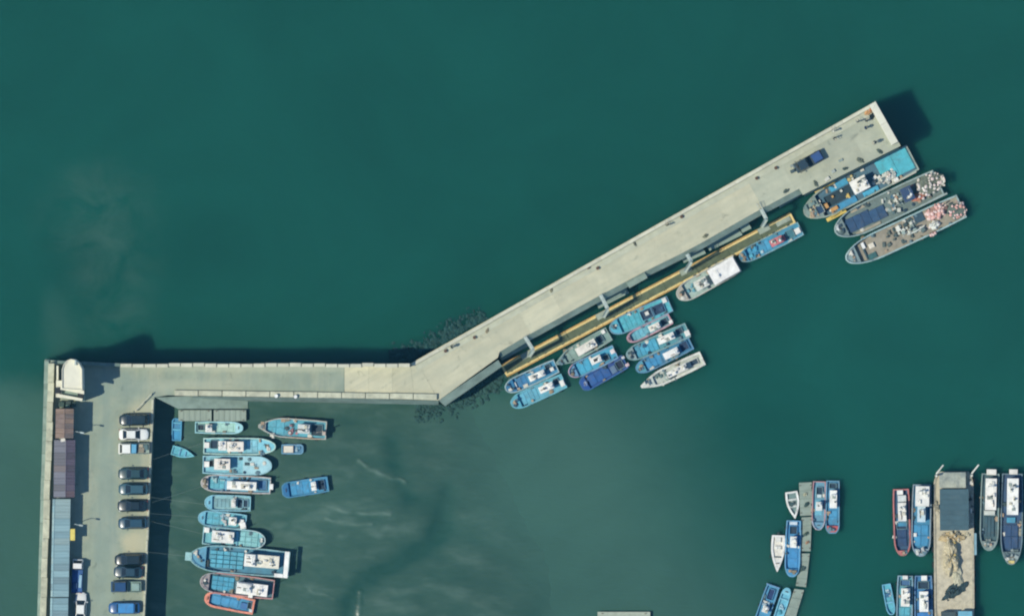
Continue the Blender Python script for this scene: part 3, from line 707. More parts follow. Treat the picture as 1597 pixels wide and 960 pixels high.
    def post_canopy(s, t0, t1, s0, s1, h, col, name='canopy'):
        W2 = s.W/2; x0, x1, y0, y1 = s.X(t0), s.X(t1), s0*W2, s1*W2
        c = MB().box((x0+x1)/2, (y0+y1)/2, s.dz + h, x1-x0, y1-y0, .07, ch=.02).build(name, paint(*col, dirt=.25), s.t)
        b = MB()
        for x in (x0 + .08, x1 - .08):
            for y in (y0 + .08, y1 - .08): b.tube([(x, y, s.dz), (x, y, s.dz + h + .01)], .035, 5)
        b.build('post', M_STEEL, c)
    def rail(s, t0=.62, h=.75, col=(205, 212, 205), r=.04):
        st = [(x, y, t) for x, y, t in s.pts if t >= t0]; b = MB()
        line = [(x - .05, max(y - .05, 0), s.sheer(t) + h) for x, y, t in st]
        b.tube(line, r, 5).tube([(x, -y, z) for x, y, z in line], r, 5)
        for (x, y, z), (_, _, t) in list(zip(line, st))[::2]:
            for sg in (1, -1): b.tube([(x, sg*y, s.sheer(t)), (x, sg*y, z)], r*.8, 5)
        b.build('bow_rail', paint(*col), s.t)
    def winch(s, t, q, col=(90, 110, 112), k=1.0):
        x, y, z = s.X(t), q*s.W/2, s.base(t)
        MB().tube([(x, y - .35*k, z + .3*k), (x, y + .35*k, z + .3*k)], .2*k, 10).box(x, y - .38*k, z, .45*k, .07, .55*k).box(x, y + .38*k, z, .45*k, .07, .55*k).box(x + .35*k, y, z, .3*k, .4*k, .35*k).build('winch', paint(*col), s.t)
    def pole(s, t, q, h=3.0, lean=(0, 0), col=(200, 190, 150), r=.05, z=0.0):
        x, y = s.X(t), q*s.W/2
        MB().tube([(x, y, s.dz + z), (x + lean[0], y + lean[1], s.dz + z + h)], r, 6).build('mast', paint(*col), s.t)
    def derrick(s, t, q, h, boom, col):
        x, y, z = s.X(t), q*s.W/2, s.dz
        MB().tube([(x, y, z), (x, y, z + h)], [.13, .09], 8).tube([(x, y, z + h*.35), (x + boom[0], y + boom[1], z + h*.8)], .07, 6).tube([(x, y, z + h), (x + boom[0], y + boom[1], z + h*.8)], .015, 4).build('derrick', paint(*col), s.t)
    def clutter(s, t0, t1, s0, s1, n, cols, seed=1, hmax=.5):
        rnd = random.Random(seed)
        for i in range(n):
            t = rnd.uniform(t0, t1); q = rnd.uniform(s0, s1); r = rnd.random(); col = rnd.choice(cols)
            if r < .45: s.box('deck_locker', t, q, rnd.uniform(.3, .8), rnd.uniform(.25, .6), rnd.uniform(.2, hmax), col, rot=rnd.choice([0, 0, .3, 1.2]))
            elif r < .65: MB().ball((s.X(t), q*s.W/2, s.base(t)), rnd.uniform(.25, .45), rnd.uniform(.25, .4), rnd.uniform(.2, .4), 9, 4, True, .12, seed*77 + i).build('rope_coil', paint(*col), s.t)
            elif r < .85: s.winch(t, q, col, rnd.uniform(.6, 1.0))
            else: MB().tube([(s.X(t), q*s.W/2, s.base(t)), (s.X(t), q*s.W/2, s.base(t) + .55)], .2, 9).build('drum', paint(*col), s.t)
    def at(s, t, q, z=0.0):                             # a deck position in the world
        a = s.t.rotation_euler.z; x, y = s.X(t), q*s.W/2
        l = s.t.location
        return Vector((l.x + x*math.cos(a) - y*math.sin(a), l.y + x*math.sin(a) + y*math.cos(a), l.z + .8*(s.dz + z))), a

WH = (240, 238, 226); CY = (128, 204, 212); CYP = (150, 214, 212); BL = (64, 162, 196); BL2 = (48, 134, 182); NAVY = (30, 84, 160); DK = (26, 62, 84); GR = (150, 172, 164)
def mz(x, y): return mud_z(x, y) + .02
G1 = 'fishing boats lying in the muddy basin'
# --- row on the mud, from the slipway downwards
b = Boat('small pale-cyan boat next to the grey float, short white cabin aft', (379, 667), (304, 666), 18.5, mz(340, 667), 'round', CYP, CYP, (168, 216, 202), fb=1.0, fore=(.84, CYP), group=G1)
b.hold(.06, .19, -.45, .45); b.cabin(.22, .36, -.75, .55, 1.3, WH, gear=1); b.hatch(.42, .8, 3, 1, -.6, .6, (170, 218, 204), .08)
b = Boat('cyan boat with faceted pale bow and long white cabin, below the small pale one', (430, 696), (317, 695), 26, mz(370, 696), 'ship', CY, (172, 212, 200), (112, 196, 206), fb=1.3, fore=(.76, (118, 206, 214)), group=G1)
b.box('stern_locker', .05, .1, .8, .9, .7, WH); b.hold(.1, .2, -.3, .7, DK); b.cabin(.21, .32, -.5, .62, 1.5, WH, gear=1); b.cabin(.33, .56, -.62, .58, 1.9, (240, 232, 214), gear=4); b.hatch(.6, .75, 2, 2, -.75, .75, CY, .1)
b = Boat('cyan boat with plain pale round foredeck, third from the grey float', (424, 726), (316, 724), 29, mz(370, 725), 'round', CY, (150, 214, 216), (126, 202, 210), fb=1.35, fore=(.58, (158, 216, 216)), group=G1)
b.box('stern_locker', .06, .05, .8, .9, .7, WH); b.hold(.1, .16, -.2, .5, (14, 30, 34)); b.cabin(.17, .4, -.5, .68, 2.0, (238, 230, 212), gear=6)
b = Boat('pale-gunwaled boat with cyan deck and long cluttered white cabin roof', (313, 752), (422, 757), 27, mz(370, 755), 'round', (170, 176, 170), (196, 190, 182), (104, 178, 200), fb=1.2, fore=(.9, (206, 200, 192)), group=G1)
b.cabin(.2, .62, -.35, .62, 1.7, WH, gear=8); b.hatch(.66, .88, 3, 2, -.6, .6, (92, 188, 196), .1); b.clutter(.66, .86, -.7, -.2, 5, [(150, 190, 190), (70, 110, 130)], 5); b.hold(.06, .18, -.6, .6, (60, 120, 160)); b.box('stern_locker', -.012, .1, .6, .9, .9, WH); b.pole(.03, -.6, 2.4)
b = Boat('narrow cyan open boat with small white wheelhouse and two dark stern hatches', (319, 783), (391, 785), 24.5, mz(355, 784), 'round', CYP, (136, 208, 214), (142, 200, 196), fb=1.0, fore=(.84, (120, 202, 214)), group=G1)
b.cabin(.32, .42, -.5, .55, 1.2, WH, gear=1); b.hold(.18, .29, -.55, .6, DK, (140, 200, 205)); b.hold(.06, .16, -.5, .45, DK, (140, 200, 205)); b.hatch(.46, .8, 4, 1, -.55, .55, (124, 180, 178), .12)
b = Boat('blue-cyan boat with three white lockers crowded over its stern', (309, 806), (384, 814), 24, mz(345, 808), 'round', CY, (128, 200, 210), (98, 190, 198), fb=1.05, fore=(.86, (110, 196, 210)), group=G1)
b.cabin(.2, .36, -.5, .55, 1.4, WH, gear=3); b.box('stern_locker', .06, .45, .9, 1.0, 1.2, WH, rot=.3); b.box('stern_locker', .1, .05, .8, .9, 1.0, WH); b.hatch(.56, .84, 2, 2, -.7, .7, (92, 190, 200), .1); b.clutter(.38, .55, -.6, .6, 6, [(196, 196, 190), (150, 180, 190)], 8); b.pole(.02, .7, 2.6)
b = Boat('cyan boat with ringed white bow rail and white cabin over its left end', (414, 843), (316, 834), 29, mz(365, 840), 'round', CY, (150, 206, 204), (108, 194, 198), fb=1.35, fore=(.9, (120, 190, 190)), group=G1)
b.box('stern_locker', .06, .6, .8, .8, .9, WH); b.cabin(.15, .5, -.6, .65, 1.9, WH, gear=6); b.hatch(.58, .88, 3, 3, -.82, .82, (132, 204, 196), .16); b.rail(.74, .5, (205, 220, 212), .05); b.box('thwart', .545, 0, .35, 2.3, .25, (120, 200, 215))
b = Boat('largest basin boat, blue hatched deck, cream cabin and white stern gantry', (296, 867), (451, 880), 42, mz(370, 872), 'ship', (120, 176, 182), (140, 186, 190), (70, 140, 160), fb=1.7, fore=(.84, (96, 170, 190)), group=G1, well=.5)
b.hatch(.46, .8, 5, 4, -.62, .66, (84, 182, 198), .4, .09); b.cabin(.1, .45, -.58, .36, 2.3, (234, 228, 204), gear=9); b.cabin(.34, .45, -.55, .33, 2.9, WH, gear=4); b.post_canopy(.005, .05, -.98, .98, 2.4, WH, 'gantry'); b.post_canopy(.052, .14, .7, .98, 2.4, WH, 'gantry'); b.rail(.72, .6, (150, 200, 196), .06); b.box('bow_platform', 1.01, 0, 1.1, 1.3, .15, (156, 206, 204), -.05); b.winch(.81, .4, (40, 60, 66), 1.3)
b = Boat('boat with faded pink gunwales, blue hatches and broad white cabin roof', (312, 905), (427, 919), 32, mz(370, 910), 'round', (150, 140, 138), (194, 140, 136), (80, 120, 130), fb=1.4, fore=(.88, (170, 160, 158)), group=G1)
b.hatch(.54, .84, 4, 3, -.68, .68, (70, 170, 192), .3); b.cabin(.08, .5, -.4, .75, 2.0, (242, 238, 226), gear=6); b.cabin(.3, .5, -.3, .6, 2.5, WH, gear=2); b.box('side_locker', .3, .78, .7, .8, 1.3, WH); b.rail(.8, .7, (176, 198, 192), .055); b.pole(.0, -.6, 2.2, (0, 0), (190, 190, 180))
b = Boat('blue-decked skiff with bright orange rounded gunwale, lowest in the basin', (319, 931), (396, 946), 25, mz(358, 938), 'round', (200, 120, 90), (236, 142, 112), (60, 150, 188), fb=.95, rw=.3, fore=(.92, (236, 142, 112)), group=G1)
b.hatch(.32, .84, 3, 1, -.5, .5, (66, 160, 200), .12); b.box('engine_cover', .2, .1, 1.1, 1.0, .4, (60, 120, 172)); b.hold(.05, .13, -.5, .3, (20, 44, 62)); b.box('stern_locker', .05, .5, .5, .5, .6, (220, 220, 214))
b = Boat('blue-decked boat with pointed wooden bow and red gear amidships', (403, 664), (509, 671), 30, mz(460, 668), 'point', (150, 160, 150), (176, 178, 164), (84, 180, 194), fb=1.35, fore=(.9, (178, 182, 168)), group=G1)
b.hatch(.62, .86, 2, 2, -.72, .72, (88, 188, 200), .12); b.box('stern_frame', .03, .3, .5, .6, 1.4, (196, 176, 158)); b.cabin(.24, .42, -.5, .45, 1.7, (208, 214, 208), gear=6); b.clutter(.42, .58, -.4, .5, 8, [(196, 120, 120), (150, 110, 116), (210, 206, 196), (70, 90, 96)], 12); b.hold(.06, .22, -.55, .6, (40, 66, 80)); b.derrick(.05, .1, 3.2, (.9, .2), (180, 160, 140)); b.box('side_plank', .3, .93, 5.0, .14, .1, (186, 160, 130), .46)
b = Boat('tiny tender with cream deck box and blue stern, right of the faceted-bow boat', (473, 700), (439, 700), 15, mz(456, 700), 'blunt', (90, 150, 176), (98, 160, 184), (80, 140, 170), fb=.6, group=G1, name='tender', well=.25)
b.box('deck_box', .32, 0, 1.5, 1.05, .55, (236, 226, 202)); b.clutter(.62, .88, -.5, .5, 4, [(90, 160, 182), (150, 180, 190)], 3, .3)
b = Boat('bright blue boat lying alone on the mud, small white cabin near stern', (440, 765), (512, 754), 24.5, mz(476, 760), 'blunt', (50, 130, 168), (70, 150, 182), (58, 156, 196), fb=1.0, fore=(.86, (40, 128, 178)), group=G1)
b.cabin(.26, .37, -.55, .55, 1.3, WH, gear=1); b.hold(.08, .22, -.6, .6, DK, (70, 120, 150)); b.hatch(.42, .82, 3, 1, -.75, .75, (58, 158, 198), .08)
b = Boat('flat blue skiff moored upright against the quay, half in its shadow', (276, 652), (275, 687), 15, mz(276, 668), 'blunt', (52, 150, 192), (70, 170, 206), (56, 160, 204), fb=.6, group=G1, name='skiff', well=.25)
b.box('thwart', .5, 0, .25, 1.2, .08, (90, 190, 212), .2); b.box('thwart', .8, 0, .25, 1.2, .08, (90, 190, 212), .2)
b = Boat('light blue pointed skiff below the flat blue one by the quay', (303, 711), (268, 701), 15, mz(285, 706), 'spear', (80, 180, 198), (104, 200, 208), (90, 192, 202), fb=.6, group=G1, name='skiff', well=.25)
b.box('thwart', .35, 0, .22, 1.1, .07, (110, 190, 215), .2); b.box('thwart', .6, 0, .22, .9, .07, (110, 190, 215), .2)

# --- along the tan pontoon (floating)
G2 = 'fishing boats moored along the tan pontoon'
b = Boat('blue boat at the left end of the tan pontoon, white half-ring bow', (788, 607), (868, 570), 23.8, 0, 'round', (90, 140, 170), (150, 180, 186), (58, 148, 186), fb=1.2, fore=(.82, (48, 134, 178)), group=G2)
b.cabin(.24, .54, -.3, .5, 1.7, WH, gear=3); b.hatch(.58, .76, 2, 1, -.75, .75, BL2, .12); b.box('stern_locker', .1, .15, .6, .6, .9, WH); b.hold(.1, .2, -.7, 0, DK); b.box('windlass', .8, .2, .3, 1.3, .4, (210, 220, 220)); b.clutter(.2, .5, -.8, -.45, 3, [(120, 160, 180), (200, 205, 200)], 4)
b = Boat('cyan boat outermost at the left end of the tan pontoon', (797, 631), (880, 593), 24.8, 0, 'round', (92, 176, 188), (104, 190, 200), (92, 180, 196), fb=1.2, fore=(.84, (88, 186, 198)), group=G2)
b.cabin(.2, .46, -.55, .3, 1.6, WH, gear=3); b.hatch(.5, .8, 4, 1, -.75, .75, (92, 182, 200), .1); b.box('stern_locker', .05, .2, .7, 1.0, .8, WH); b.hold(.09, .18, -.7, .1, DK)
b = Boat('grey-green boat with long white roof touching the tan pontoon', (868, 567), (950, 520), 23.8, 0, 'point', (130, 160, 154), (140, 170, 162), (132, 166, 158), fb=1.2, fore=(.84, (128, 162, 156)), group=G2)
b.cabin(.26, .62, -.5, .6, 1.7, (240, 234, 218), gear=3); b.hatch(.64, .82, 2, 1, -.65, .65, (138, 170, 160), .1); b.hold(.12, .23, -.5, .5, DK); b.box('stern_locker', .07, -.6, .6, .6, .9, WH)
b = Boat('sky-blue boat with pinkish bow and white cabin with dark roof opening', (887, 583), (960, 548), 23.8, 0, 'round', (150, 150, 160), (120, 176, 200), (62, 170, 198), fb=1.15, fore=(.84, (110, 170, 200)), group=G2)
c = b.cabin(.3, .52, -.6, .3, 1.6, WH, gear=0); b.box('roof_opening', .41, -.15, .75, .45, .12, (30, 40, 44), 1.68); b.hatch(.54, .8, 2, 1, -.78, .78, (62, 174, 204), .12); b.hold(.16, .27, -.2, .6, DK); b.box('stern_locker', .05, -.2, .7, .7, .9, (234, 220, 214)); b.rail(.86, .4, (200, 160, 170), .07)
b = Boat('navy blue boat, outermost of the three behind the grey-green one', (906, 602), (975, 563), 23.8, 0, 'blunt', (28, 66, 130), (44, 106, 162), (28, 78, 158), fb=1.1, fore=(.86, (34, 90, 164)), group=G2)
b.hatch(.36, .82, 3, 1, -.72, .72, (28, 94, 160), .2); b.box('engine_cover', .28, .2, .9, 1.2, .4, (92, 126, 150)); b.hold(.06, .2, -.5, .6, (20, 40, 70)); b.box('stern_locker', .0, .55, .6, .5, .9, (220, 190, 190)); b.box('stern_locker', .0, -.55, .5, .4, .8, (206, 206, 206)); b.clutter(.84, .95, -.5, .5, 3, [(150, 170, 200), (110, 140, 180)], 9, .25)
b = Boat('cyan boat with dark cluttered stern, innermost at the pontoon middle', (951, 515), (1045, 473), 27.0, 0, 'round', (90, 160, 178), (110, 170, 186), (76, 190, 198), fb=1.2, fore=(.84, (80, 190, 206)), group=G2)
b.hatch(.5, .8, 4, 2, -.75, .75, (76, 190, 200), .1); b.hold(.3, .48, -.55, .6, (28, 66, 96), (110, 170, 190)); b.hold(.1, .28, -.5, .6, (24, 60, 92), (90, 150, 180)); b.box('drum_cover', .38, -.05, .6, .6, .5, WH); b.box('stern_locker', .06, -.6, .7, .8, .9, (226, 226, 218)); b.clutter(.12, .3, -.4, .4, 4, [(60, 110, 150), (40, 80, 110)], 14)
b = Boat('boat with dusty pink gunwales and pale cyan deck, second from the pontoon', (978, 530), (1046, 496), 19.4, 0, 'round', (176, 140, 150), (190, 150, 160), (110, 196, 206), fb=1.1, rw=.24, fore=(.93, (190, 150, 160)), group=G2)
b.cabin(.26, .5, -.4, .55, 1.5, (236, 230, 214), gear=3); b.hatch(.52, .9, 4, 1, -.62, .62, (104, 196, 208), .12); b.hold(.08, .22, -.5, .6, DK); b.box('stern_locker', .03, .5, .6, .5, .8, WH)
b = Boat('blue-hatched boat with grey bow and white cabin, third from the pontoon', (977, 556), (1073, 514), 24.8, 0, 'round', (140, 166, 164), (130, 170, 170), (80, 160, 168), fb=1.25, fore=(.87, (146, 166, 164)), group=G2)
b.cabin(.22, .48, -.55, .3, 1.7, WH, gear=4); b.hatch(.5, .84, 5, 1, -.75, .75, (66, 172, 196), .2); b.hold(.08, .18, -.7, .1, DK); b.box('stern_locker', .03, .35, .8, .9, .9, WH); b.clutter(.52, .7, -.7, -.2, 3, [(40, 90, 120), (60, 110, 140)], 6)
b = Boat('deep blue boat with plain white cabin roof, fourth from the pontoon', (992, 577), (1078, 534), 22.7, 0, 'round', (80, 130, 160), (90, 150, 180), (52, 140, 178), fb=1.15, fore=(.85, (84, 170, 178)), group=G2)
b.cabin(.24, .5, -.4, .55, 1.7, (244, 242, 234), gear=1); b.hatch(.54, .82, 3, 1, -.75, .75, (54, 152, 196), .12); b.hold(.06, .2, -.6, .6, (30, 66, 100), (60, 140, 182)); b.clutter(.24, .5, .6, .85, 4, [(120, 150, 150), (200, 204, 196)], 2)
b = Boat('cream-white boat with sharp bow, outermost of the pontoon middle row', (1000, 603), (1096, 558), 23.8, 0, 'point', (216, 218, 202), (222, 222, 206), (196, 204, 190), fb=1.3, rw=.3, fore=(.8, (200, 210, 196)), group=G2)
b.cabin(.42, .58, -.3, .5, 1.3, WH, gear=3); b.cabin(.26, .46, -.4, .5, 1.7, (236, 234, 220), gear=3); b.hold(.08, .2, -.35, .4, DK, (214, 214, 198)); b.clutter(.58, .74, -.6, .6, 7, [(90, 120, 116), (150, 170, 160), (210, 210, 196)], 21)
b = Boat('white passenger boat with long plain roof and beige bow, near pontoon right half', (1056, 463), (1150, 410), 30.2, 0, 'round', (196, 204, 190), (198, 200, 184), (164, 190, 180), fb=1.4, fore=(.87, (178, 172, 156)), group=G2)
b.post_canopy(.02, .44, -.85, .85, 2.2, (244, 242, 234), 'long_roof'); b.cabin(.3, .44, -.7, .7, 1.9, WH, gear=0); b.cabin(.5, .7, -.5, .55, 1.6, (226, 228, 214), gear=7); b.clutter(.72, .85, -.5, .5, 4, [(96, 170, 180), (120, 186, 190)], 31)
b = Boat('blue boat with red and white gear astern, at the pontoon right end', (1153, 404), (1249, 356), 23.8, 0, 'round', (120, 160, 160), (120, 176, 180), (58, 160, 192), fb=1.2, fore=(.88, (56, 140, 172)), group=G2)
b.clutter(.62, .86, -.6, .6, 7, [(60, 170, 202), (80, 180, 198), (170, 196, 200), (40, 130, 172)], 41); b.cabin(.3, .5, -.4, .55, 1.5, (226, 190, 186), (216, 120, 124), gear=4); b.box('net_bin', .3, .1, .8, 1.0, .7, (206, 112, 118)); b.box('stern_locker', .06, .1, .9, .9, .9, WH); b.hatch(.5, .64, 2, 1, -.7, .7, BL, .12); b.hold(.12, .24, -.5, .6, (60, 130, 140))

# --- three large boats off the pier tip
G3 = 'large fishing boats rafted beside the pier tip'
b = Boat('largest boat by the pier tip, turquoise stern deck and yellow side cranes', (1254, 334), (1424, 245), 46, 0, 'ship', (110, 150, 160), (150, 166, 150), (72, 116, 132), fb=2.0, rw=.22, fore=(.86, (140, 164, 154)), group=G3, well=.6)
b.hatch(.02, .3, 2, 1, -.9, .7, (74, 196, 206), .15, .03); b.cabin(.42, .56, -.5, .45, 2.5, WH, gear=8); b.hatch(.56, .74, 1, 1, .45, .9, (56, 158, 198), .3); b.hatch(.56, .72, 1, 1, -.9, -.45, (56, 168, 202), .3); b.hold(.56, .8, -.4, .4, (26, 58, 72), (60, 110, 130)); b.hatch(.36, .5, 1, 1, .55, .9, (60, 174, 204), .3)
b.clutter(.2, .38, .0, .85, 22, [(232, 230, 218), (206, 206, 190), (180, 184, 170), (90, 110, 112)], 51, 1.0)
b.clutter(.6, .85, -.85, .85, 10, [(222, 190, 96), (226, 224, 206), (206, 160, 90), (230, 228, 214)], 53, .6); b.clutter(.4, .56, -.9, .9, 6, [(230, 228, 214), (214, 196, 130)], 54, .6); b.derrick(.76, -.95, 2.6, (-1.8, .0), (214, 178, 84)); b.derrick(.72, .98, 2.6, (2.0, .2), (214, 178, 84))
b.box('side_beam', .745, -.96, 3.6, .36, .3, (222, 196, 112), .6); b.box('side_beam', .77, 1.08, 3.4, .6, .35, (222, 190, 84), .55); b.box('net_hauler', .82, .2, 1.1, .8, .9, (224, 166, 92)); b.box('net_hauler', .76, .62, 1.2, .6, .8, (206, 150, 80)); b.hold(.84, .93, -.1, .5, (22, 70, 106), (170, 180, 168)); b.box('bow_beam', .9, 0, .2, 2.6, .2, (200, 164, 110), .1); b.clutter(.86, .96, -.4, .4, 6, [(150, 170, 160), (110, 140, 136), (206, 190, 140)], 52, .6)
b.box('stern_rail', .14, .98, 4.2, .22, .4, (206, 204, 184), .6); E1 = b
b = Boat('grey boat with dark blue tarpaulin foredeck, middle of the three at the tip', (1302, 362), (1464, 284), 45, 0, 'ship', (120, 146, 146), (150, 172, 166), (112, 132, 126), fb=1.8, rw=.2, fore=(.9, (126, 146, 142)), group=G3, well=.5)
b.hatch(.66, .88, 3, 1, -.45, .55, (36, 80, 116), .35, .03); b.hatch(.52, .66, 2, 1, -.3, .6, (40, 84, 118), .35, .03); b.hatch(.6, .84, 1, 1, .66, .86, (168, 160, 136), .2); b.hatch(.62, .8, 1, 1, -.86, -.66, (176, 166, 138), .2); b.cabin(.24, .34, -.7, .3, 2.0, (50, 84, 116), (40, 74, 112), gear=2)
b.clutter(.34, .52, -.6, .6, 24, [(150, 170, 160), (206, 206, 188), (90, 116, 116), (60, 110, 130), (196, 150, 110)], 61, .8); b.clutter(.88, .97, -.35, .35, 5, [(200, 208, 204), (150, 170, 166)], 62, .4); b.clutter(.1, .24, -.9, .9, 14, [(214, 206, 190), (90, 110, 108), (150, 140, 118), (196, 120, 100)], 63, .6); b.rail(.8, .5, (170, 196, 192), .05); b.derrick(.4, .1, 3.6, (1.2, .4), (206, 206, 190)); b.box('side_beam', .1, .95, 4.5, .3, .3, (160, 176, 166), .6); E2 = b
b = Boat('tan-decked boat heaped with pink buoys astern, outermost of the three', (1319, 405), (1500, 321), 41, 0, 'ship', (130, 160, 160), (150, 182, 178), (160, 152, 130), fb=1.8, rw=.2, fore=(.9, (132, 160, 158)), group=G3, well=.5)
b.box('breakwater', .93, 0, .2, 2.0, .2, (60, 92, 98)); b.box('breakwater', .84, 0, .25, 2.8, .5, (54, 84, 90)); b.box('raft_canister', .83, -.42, .5, 1.0, .6, (240, 240, 232)); b.box('hatch_dome', .77, -.15, .9, .8, .5, (236, 226, 200)); b.hatch(.76, .84, 1, 1, .36, .82, (44, 106, 104), .3); b.clutter(.34, .56, -.65, .6, 30, [(206, 208, 190), (150, 170, 160), (90, 110, 106), (60, 84, 84), (226, 226, 210)], 71, .8); b.clutter(.58, .72, -.5, .6, 5, [(84, 100, 96), (96, 108, 98)], 72, .5)
MB().tube([(b.X(.33), .35, b.dz + .6), (b.X(.41), .6, b.dz + .8), (b.X(.48), .45, b.dz + .6)], .12, 8).build('hose_boom', paint(216, 220, 204), b.t); b.hatch(.3, .38, 1, 1, -.9, -.2, (44, 84, 100), .2); b.derrick(.45, -.05, 3.8, (1.4, .5), (206, 206, 190)); b.rail(.8, .5, (176, 204, 198), .05); E3 = b

# --- at the chain of grey floats
G4 = 'boats moored along the chain of grey floats'
b = Boat('narrow boat with red gunwales against the top float of the chain', (1276, 826), (1278, 750), 21, 0, 'round', (150, 120, 120), (190, 140, 140), (96, 160, 180), fb=1.1, fore=(.84, (110, 172, 190)), group=G4)
b.cabin(.42, .6, -.45, .5, 1.5, (226, 230, 222), gear=2); b.hatch(.38, .7, 1, 1, -.55, .55, (98, 180, 196), .1); b.hold(.12, .34, -.4, .5, DK); b.box('engine_cover', .3, .05, .5, .7, .6, (200, 220, 220)); b.rail(.78, .4, (150, 200, 210), .05)
b = Boat('blue boat with red bow, rightmost at the chain of floats', (1298, 831), (1299, 749), 21.5, 0, 'blunt', (90, 130, 170), (96, 160, 182), (64, 150, 188), fb=1.15, fore=(.86, (206, 96, 92)), group=G4)
b.cabin(.18, .52, -.45, .6, 1.7, WH, gear=2); b.hatch(.56, .82, 2, 1, -.72, .72, (66, 160, 198), .12); b.hold(.05, .15, -.5, .5, DK)
b = Boat('little white pointed dinghy left of the top float', (1240, 808), (1234, 766), 20, 0, 'spear', (226, 228, 216), (236, 236, 224), (110, 140, 136), fb=.8, rw=.28, group=G4, name='dinghy', well=.35)
b.box('thwart', .3, 0, .3, 1.3, .1, (200, 206, 196), .2); b.box('thwart', .55, 0, .3, 1.1, .1, (200, 206, 196), .2); b.clutter(.2, .6, -.4, .4, 4, [(60, 90, 90), (150, 160, 150)], 81, .3)
b = Boat('long bright blue boat with round bow pointing down, beside second float', (1235, 899), (1238, 811), 23.5, 0, 'round', (56, 130, 172), (96, 170, 202), (56, 148, 198), fb=1.15, fore=(.86, (60, 160, 202)), group=G4)
b.cabin(.28, .48, -.4, .5, 1.5, WH, gear=2); b.hatch(.5, .84, 2, 1, -.7, .7, (58, 152, 202), .1); b.hold(.1, .24, -.5, .5, DK, (70, 150, 192)); b.box('stern_locker', .05, 0, .5, 1.2, .5, (200, 214, 220))
b = Boat('white sharp-bowed speedboat left of the long blue boat', (1212, 891), (1214, 834), 21, 0, 'spear', (232, 230, 216), (240, 238, 226), (226, 222, 206), fb=1.0, rw=.3, fore=(.62, (236, 232, 218)), group=G4, name='speedboat', well=.25)
b.box('windscreen', .6, 0, .12, 1.1, .35, (70, 90, 96), .2); b.box('engine_cover', .12, 0, .8, .9, .4, (214, 212, 198)); b.box('seat', .34, .25, .5, .5, .35, (224, 222, 208)); b.box('seat', .34, -.25, .5, .5, .35, (224, 222, 208)); MB().box(b.X(-.05), 0, .2, .4, .35, .9, ch=.05).build('outboard_motor', paint(40, 60, 60), b.t)
b = Boat('blue boat with dark well at the bottom of the float chain', (1184, 975), (1206, 913), 21, 0, 'blunt', (70, 140, 172), (90, 160, 188), (62, 152, 188), fb=1.1, group=G4)
b.hold(.08, .34, -.4, .5, (24, 60, 110), (80, 160, 192)); b.cabin(.5, .66, -.4, .5, 1.4, WH, gear=2); b.clutter(.4, .5, -.5, .5, 3, [(206, 206, 196), (170, 196, 206)], 91); b.box('stern_rail', .0, 0, .2, 2.2, .5, (130, 176, 206))
b = Boat('light cyan skiff with rounded end up, beside the bottom float', (1229, 916), (1212, 968), 15, 0, 'round', (90, 180, 200), (112, 200, 214), (100, 190, 208), fb=.8, fore=(.8, (120, 206, 216)), group=G4, name='skiff', well=.3)
b.clutter(.1, .5, -.4, .4, 4, [(160, 210, 214), (70, 160, 172)], 92, .3); b.box('thwart', .65, 0, .25, 1.1, .08, (120, 200, 210), .2)

# --- beside the barge
G5 = 'fishing boats moored beside the barge'
b = Boat('boat with pinkish-red rim, leftmost beside the barge', (1408, 866), (1405, 762), 26, 0, 'round', (150, 110, 110), (190, 112, 106), (50, 96, 130), fb=1.3, rw=.2, fore=(.93, (210, 120, 116)), group=G5)
b.cabin(.2, .48, -.45, .55, 1.8, WH, gear=6); b.hatch(.46, .56, 1, 1, -.6, .6, (60, 150, 182), .14); b.hatch(.6, .86, 2, 1, -.55, .55, (36, 74, 112), .3); b.box('stern_locker', .05, -.1, .7, .9, .9, WH); b.box('stern_locker', .14, .1, 1.0, 1.3, 1.2, (206, 212, 206)); b.hold(.5, .6, -.6, .6, (34, 66, 96))
b = Boat('blue boat with tall white cabin, between red-rimmed boat and barge', (1436, 867), (1438, 755), 30, 0, 'round', (90, 120, 150), (130, 150, 160), (58, 142, 176), fb=1.4, fore=(.9, (150, 176, 184)), group=G5)
b.cabin(.02, .3, -.7, .75, 2.4, WH, gear=8); b.cabin(.3, .52, -.45, .4, 1.8, (190, 212, 218), gear=5); b.hatch(.56, .86, 2, 2, -.75, .75, (60, 156, 196), .2); b.box('raft_canister', .7, -.6, .6, .5, .5, (236, 236, 226)); b.clutter(.86, .96, -.4, .5, 5, [(206, 206, 196), (150, 160, 156), (90, 150, 180)], 101, .5)
b = Boat('dark-hulled boat with white cabin roof, directly right of the barge', (1542, 858), (1545, 738), 29, 0, 'round', (96, 120, 126), (130, 156, 150), (66, 100, 108), fb=1.5, fore=(.88, (140, 156, 148)), group=G5)
b.cabin(.06, .47, -.55, .65, 2.2, (238, 234, 220), gear=9); b.hatch(.56, .82, 1, 3, -.55, .55, (56, 92, 102), .3); b.box('deckhouse_step', .51, 0, .7, 1.7, .6, (200, 206, 196)); b.box('stern_buoy_rack', -.02, .1, .9, 1.5, .9, (232, 228, 214)); b.clutter(.84, .97, -.4, .4, 6, [(160, 170, 160), (110, 130, 126)], 111, .5)
b = Boat('navy boat with yellow bow tip, rightmost of all the boats', (1577, 880), (1579, 738), 34, 0, 'ship', (66, 94, 116), (100, 126, 134), (48, 84, 116), fb=1.6, fore=(.86, (110, 130, 130)), group=G5)
